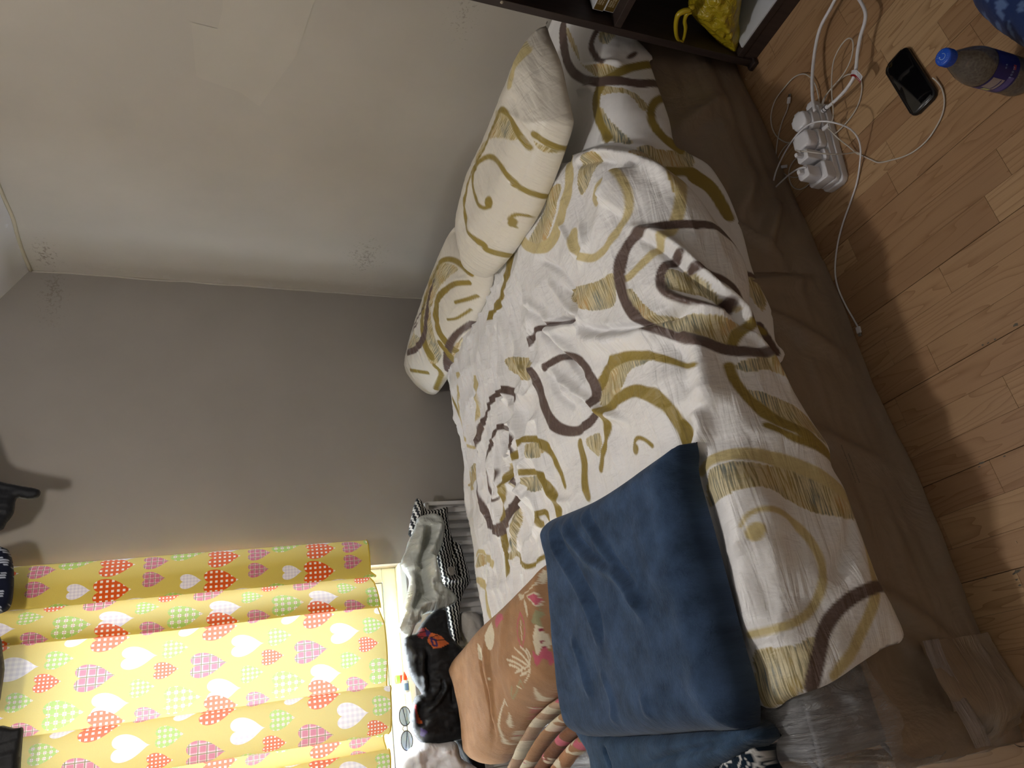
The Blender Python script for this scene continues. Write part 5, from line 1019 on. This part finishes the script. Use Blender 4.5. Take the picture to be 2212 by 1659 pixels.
c7_ = cable('charging_cable', 'thin white cable standing in a tall narrow loop inside the thick cord', [(1786, 268, .05), (1798, 260, .045), (1800, 240, .04), (1797, 205, .035), (1797, 160, .03), (1802, 128, .03), (1815, 101, .03), (1830, 84, .03), (1840, 85, .03), (1843, 100, .028), (1838, 128, .024), (1822, 160, .018), (1797, 190, .014), (1780, 212, .014), (1771, 240, .02)], T_)
c8_ = cable('adapter_lead', 'thin white lead looping under the near end of the power strip', [(1734, 337, .02), (1720, 342, .008), (1708, 358, .004), (1704, 378, .003), (1710, 400, .003), (1724, 409, .003), (1740, 404, .003), (1757, 389, .006)], T_)

# ------------------------------------------------------------------ phone
ph = [P(x, y, .010) for x, y in ((1905, 148), (1957, 95), (2027, 203), (1971, 258))]
m0 = (ph[0]+ph[1])/2; m1 = (ph[2]+ph[3])/2; pc_ = (m0+m1)/2; dx = Vector(m1-m0); LL = dx.length; dx.normalize(); dy = Vector((-dx.y, dx.x, 0)); WWd = (np.linalg.norm(ph[1]-ph[0])+np.linalg.norm(ph[2]-ph[3]))/2
MP = Matrix(((dx.x, dy.x, 0, pc_[0]), (dx.y, dy.y, 0, pc_[1]), (0, 0, 1, 0), (0, 0, 0, 1)))
phone = empty('phone', (pc_[0], pc_[1], 0)); tag(phone, 'black phone in a black case lying face up on the floor', 'phone')
LL *= .97; WWd *= .95
rbox('case', (-LL/2, -WWd/2, .0003), (LL/2, WWd/2, .0105), .013, M_BLACK, phone, MP, .0035, 8); rbox('screen', (-LL/2+.004, -WWd/2+.004, .0106), (LL/2-.004, WWd/2-.004, .0112), .010, M_GLASSB, phone, MP, .0003, 8)
box('notch', (LL/2-.011, -.007, .0112), (LL/2-.0095, .007, .01135), M_BLACK, phone, .0001, M=MP)

# ------------------------------------------------------------------ drink bottle
bx, by = .926, .49
bot = empty('drink_bottle', (bx, by, 0)); tag(bot, 'half-empty clear plastic drink bottle with a blue cap and navy label standing on the floor', 'bottle')
t = NT('clear_pet'); gl2 = t.n('BsdfGlossy', {'Roughness': .12}); tr2 = t.n('BsdfTransparent', {'Color': (.92, .90, .86, 1)}); df2 = t.n('BsdfDiffuse', {'Color': (.35, .33, .30, 1)}); f_ = t.n('Fresnel', {'IOR': 1.45})
tc2 = t.n('TexCoord'); nn2 = t.n('TexNoise', {'Vector': tc2.outputs['Object'], 'Scale': 260, 'Detail': 3}); dust = t.n('MapRange', {0: nn2.outputs['Fac'], 1: .35, 2: .75, 3: .18, 4: .5}).outputs[0]
m1_ = t.n('MixShader', {0: dust}); t.l(tr2.outputs[0], m1_.inputs[1]); t.l(df2.outputs[0], m1_.inputs[2]); m2_ = t.n('MixShader', {0: t.math('ADD', f_.outputs[0], .04)}); t.l(m1_.outputs[0], m2_.inputs[1]); t.l(gl2.outputs[0], m2_.inputs[2]); t.l(m2_.outputs[0], t.out.inputs[0]); M_PET = t.m
prof_b = [(.0, .004), (.018, .002), (.026, .0008), (.031, .006), (.033, .014), (.033, .026), (.0312, .032), (.033, .040), (.033, .050), (.0325, .056), (.0325, .112), (.0335, .118), (.0325, .130), (.029, .146), (.022, .165), (.016, .180), (.0128, .188), (.0128, .196)]
lathe('bottle_body', prof_b, M_PET, bot, (bx, by, 0), 48)
M_COLA = plain('dark_drink', (.012, .006, .004), .1)
lathe('drink', [(.0, .005), (.024, .004), (.0305, .012), (.0315, .026), (.030, .032), (.0315, .040), (.0315, .052), (.0, .052)], M_COLA, bot, (bx, by, 0), 40)
M_LAB = plain('navy_label', lin(22, 26, 104), .35, noise=.1); lathe('label', [(.0331, .056), (.0332, .058), (.0332, .110), (.0331, .112)], M_LAB, bot, (bx, by, 0), 64)
M_CAPB = plain('blue_cap_plastic', lin(26, 78, 190), .35)
cap = lathe('cap', [(.0142, .190), (.0146, .192), (.0148, .206), (.0140, .2085), (.0115, .2092), (.0, .2092)], M_CAPB, bot, (bx, by, 0), 48)
for k in range(40):
    a = 2*math.pi*k/40; box('cap_rib', (.0144, -.0004, .193), (.0153, .0004, .205), M_CAPB, cap, 0, M=Matrix.Translation((bx, by, 0))@Matrix.Rotation(a, 4, 'Z'))
M_CPR = plain('pale_blue_print', lin(150, 180, 226), .5)
ang = [math.radians(a) for a in range(75, 345, 12)]
arc = [(bx+.0052*math.cos(a), by+.0052*math.sin(a), .2094) for a in ang]; tube('cap_arrow', arc, .00055, M_CPR, cap, n=6, sm=3)
ea = ang[0]; tipc = np.array([bx+.0052*math.cos(ea), by+.0052*math.sin(ea), .2096]); tv = np.array([math.sin(ea), -math.cos(ea), 0]); rv = np.array([math.cos(ea), math.sin(ea), 0])
mesh('cap_arrow', [tipc+tv*.003, tipc+rv*.002, tipc-rv*.002], [(0, 1, 2)], M_CPR, cap, smooth=False)
def ring_text(s_, r, a0, da, size, z):
    for k, ch in enumerate(s_):
        if ch == ' ': continue
        a = math.radians(a0-k*da); text('cap_lettering', ch, size, Matrix.Translation((bx+r*math.cos(a), by+r*math.sin(a), z))@Matrix.Rotation(a-math.pi/2, 4, 'Z'), M_CPR, cap, .00003)
ring_text('RECYCLE ME', .0090, 250, 17, .0022, .2093); ring_text('BOTTLE', .0090, 60, 17, .0022, .2093)
def lab_patch(name, a0, a1, z0, z1, mat, r=.0334):
    V = []; n = 10
    for k in range(n+1):
        a = math.radians(a0+(a1-a0)*k/n)
        for z in (z0, z1): V.append((bx+r*math.cos(a), by+r*math.sin(a), z))
    return mesh(name, V, [(2*k, 2*k+2, 2*k+3, 2*k+1) for k in range(n)], mat, bot)
M_BAR = plain('pale_grey_label_print', lin(150, 140, 140), .5, noise=.25, scale=600); M_YG = plain('yellow_green_label_print', lin(176, 180, 120), .5, noise=.2, scale=500); M_LP = plain('lilac_label_print', lin(90, 84, 150), .5, noise=.4, scale=700); M_RDp = plain('red_label_print', lin(150, 60, 80), .5)
lab_patch('barcode_panel', 150, 192, .078, .108, M_BAR); lab_patch('barcode_panel', 152, 190, .084, .0865, M_LAB, .0335); lab_patch('recycling_panel', 134, 148, .080, .098, M_YG); lab_patch('small_print', 145, 205, .061, .075, M_LP); lab_patch('small_print', 112, 132, .092, .108, M_LP); lab_patch('red_mark', 226, 240, .066, .073, M_RDp)
def wrap_text(s_, a0, da, z, size):
    for k, ch in enumerate(s_):
        if ch == ' ': continue
        a = math.radians(a0+k*da); text('label_lettering', ch, size, Matrix.Translation((bx+.0335*math.cos(a), by+.0335*math.sin(a), z))@Matrix.Rotation(a+math.pi/2, 4, 'Z')@Matrix.Rotation(math.pi/2, 4, 'X'), M_CPR, bot, .00003)
wrap_text('500ml', 200, 8, .070, .0065); wrap_text('GB', 222, 9, .090, .005)

# ------------------------------------------------------------------ blue patterned garment at the near edge, lint
M_BLG = cloth('blue_leaf_garment', None, .8, .15, 800, .3, [(16, 16, .7)], .7, .010, .2)
def leaves(c, uv, S):
    r_ = np.random.default_rng(3); lo_, hi_ = uv.min(0), uv.max(0)
    for k in range(60):
        p_ = lo_+(hi_-lo_)*r_.random(2); a = r_.random()*3.14; d = uv-p_; u = d[:, 0]*math.cos(a)+d[:, 1]*math.sin(a); v = -d[:, 0]*math.sin(a)+d[:, 1]*math.cos(a); c[(u/.011)**2+(v/.006)**2 < 1] = lin(88, 112, 158)
    return c
gb = blob('blue_garment', [(2132, -60), (2128, -10), (2132, 25), (2143, 45), (2160, 60), (2178, 78), (2200, 92), (2230, 112), (2300, 140), (2380, 60), (2330, -120), (2200, -140)], (1.0, .4, .001), (0, 0, 1), (1, 0, 0), .10, .07, M_BLG, res=.005, base=lin(34, 52, 98), seam=leaves, lumps=.022, lscale=9)
tag(gb, 'blue leaf-print garment dropped on the floor at the picture corner', 'garment')
M_LINT = plain('pale_lint', lin(200, 180, 150), .9)
for k, (x, y, l_) in enumerate(((1704, 18, .006), (1706, 75, .005), (1614, 172, .008), (2198, 1173, .003))):
    q = P(x, y, .001); o = tube('lint', [q, q+np.array([l_*.6, l_*.5, .001]), q+np.array([l_*1.2, l_*.3, .0])], .0006, M_LINT, None, n=5, sm=2)
    tag(o, ['pale fibre by the edge of the dark shelf foot', 'pale crumb on the floor below the shelf', 'white tuft caught at the shelf foot beside the bed', 'tiny white speck on the lit floorboards'][k], 'lint')
o = tube('hair', [P(*p, .001) for p in ((2185, 1602), (2195, 1610), (2205, 1614), (2214, 1612))], .0005, M_BLACK, None, n=5, sm=4); tag(o, 'curled dark hair on the floor near the bed corner', 'hair')

# ------------------------------------------------------------------ window-sill things
SZ = WZ0+.0022
M_ORG = plain('orange_cap_plastic', lin(232, 70, 30), .4); M_GLU = plain('white_bottle_plastic', lin(226, 230, 236), .35); M_BLL = plain('blue_grey_label', lin(110, 140, 190), .5)
gx, gy = .225, 2.728
gm = Matrix.Translation((gx, gy, SZ+.012))@Matrix.Rotation(math.radians(90), 4, 'Y')
glu = empty('glue_bottle', (gx, gy, SZ)); tag(glu, 'small white glue bottle with an orange cap lying on the window sill', 'bottle')
lathe('bottle_body', [(.0, -.042), (.0105, -.042), (.0115, -.039), (.0115, -.003), (.009, .001), (.0, .001)], M_GLU, glu, n=24, M=gm); lathe('bottle_label', [(.0117, -.034), (.0117, -.010)], M_BLL, glu, n=24, M=gm)
lathe('cap', [(.0095, .0012), (.0100, .004), (.0092, .014), (.0045, .024), (.0022, .030), (.0, .0305)], M_ORG, glu, n=24, M=gm)
M_GRN = plain('lime_green_plastic', lin(110, 220, 70), .4); M_RED = plain('crimson_plastic', lin(206, 30, 50), .4); M_YEL = plain('yellow_plastic', lin(230, 214, 110), .4)
tub = empty('toy_pot', (.235, 2.765, SZ)); tag(tub, 'small red and yellow pot with a green lid behind the glue bottle on the sill', 'pot')
lathe('pot_body', [(.0, .0), (.012, .0), (.0135, .003), (.0135, .010)], M_YEL, tub, (.235, 2.765, SZ), 24); lathe('pot_band', [(.0137, .0101), (.0140, .012), (.0140, .022), (.0137, .0225)], M_RED, tub, (.235, 2.765, SZ), 24); lathe('lid', [(.0142, .023), (.0145, .025), (.0145, .035), (.0135, .037), (.0, .037)], M_GRN, tub, (.235, 2.765, SZ), 24)
M_FRM = plain('dark_metal_frame', lin(22, 24, 32), .5, .0); M_FRW = plain('pale_rim', lin(226, 222, 220), .4)
tl = NT('grey_blue_lens'); g1 = tl.n('BsdfTransparent', {'Color': (.35, .42, .58, 1)}); g2 = tl.n('BsdfGlossy', {'Roughness': .15, 'Color': (.25, .32, .5, 1)}); g3 = tl.n('MixShader', {0: .6}); tl.l(g1.outputs[0], g3.inputs[1]); tl.l(g2.outputs[0], g3.inputs[2]); tl.l(g3.outputs[0], tl.out.inputs[0])
gs = empty('sunglasses', (.07, 2.73, SZ)); tag(gs, 'round-lens sunglasses with thin frames resting on the window sill', 'sunglasses')
for cx_ in (.108, .030):
    C_ = np.array([cx_, 2.722, SZ+.024]); e1 = np.array([1, 0, 0.]); e2 = np.array([0, -.25, .97]); rg = [C_+.031*math.cos(a)*e1+.0225*math.sin(a)*e2 for a in np.linspace(0, 2*math.pi, 28, endpoint=False)]
    tube('rim', rg, .0020, M_FRW, gs, n=8, sm=0, closed=True); tube('rim', [p+np.array([0, -.0016, .0]) for p in rg], .0020, M_FRM, gs, n=8, sm=0, closed=True)
    mesh('lens', rg, [tuple(range(28))], tl.m, gs, smooth=False)
tube('bridge', [(.077, 2.722, SZ+.030), (.069, 2.718, SZ+.036), (.061, 2.722, SZ+.030)], .0013, M_FRM, gs, n=8, sm=4)
for a, b in (((.139, 2.722, SZ+.03), (.06, 2.748, SZ+.012)), ((-.001, 2.722, SZ+.03), (.085, 2.754, SZ+.01))): tube('temple_arm', [a, ((a[0]+b[0])/2, 2.742, SZ+.018), b], .0014, M_FRM, gs, n=8, sm=4)
M_PUR = plain('purple_plastic', lin(84, 60, 190), .4); M_BLU2 = plain('blue_plastic', lin(60, 100, 230), .35)
pu = empty('purple_packet', (-.045, 2.735, SZ)); tag(pu, 'purple packet with a blue and white end at the near end of the sill', 'packet')
box('packet_body', (-.050, 2.705, SZ), (-.015, 2.745, SZ+.035), M_PUR, pu, .004); box('packet_band', (-.085, 2.707, SZ), (-.051, 2.743, SZ+.040), M_BLU2, pu, .004); box('packet_end', (-.120, 2.706, SZ), (-.086, 2.744, SZ+.052), M_WHITEP, pu, .004)

_p = PY(1850, 1043, 1.008)
for k, st_ in enumerate(('TO AVOID DANGER OF SUFFOCATION', 'KEEP AWAY FROM CHILDREN')):
    text('lettering', st_, .0046, Matrix(((1, 0, 0, _p[0]), (0, 0, -1, _p[1]), (0, 1, 0, _p[2]-.010*k), (0, 0, 0, 1))), plain('dark_print_on_plastic', lin(40, 34, 28), .6), base_o, .00003)
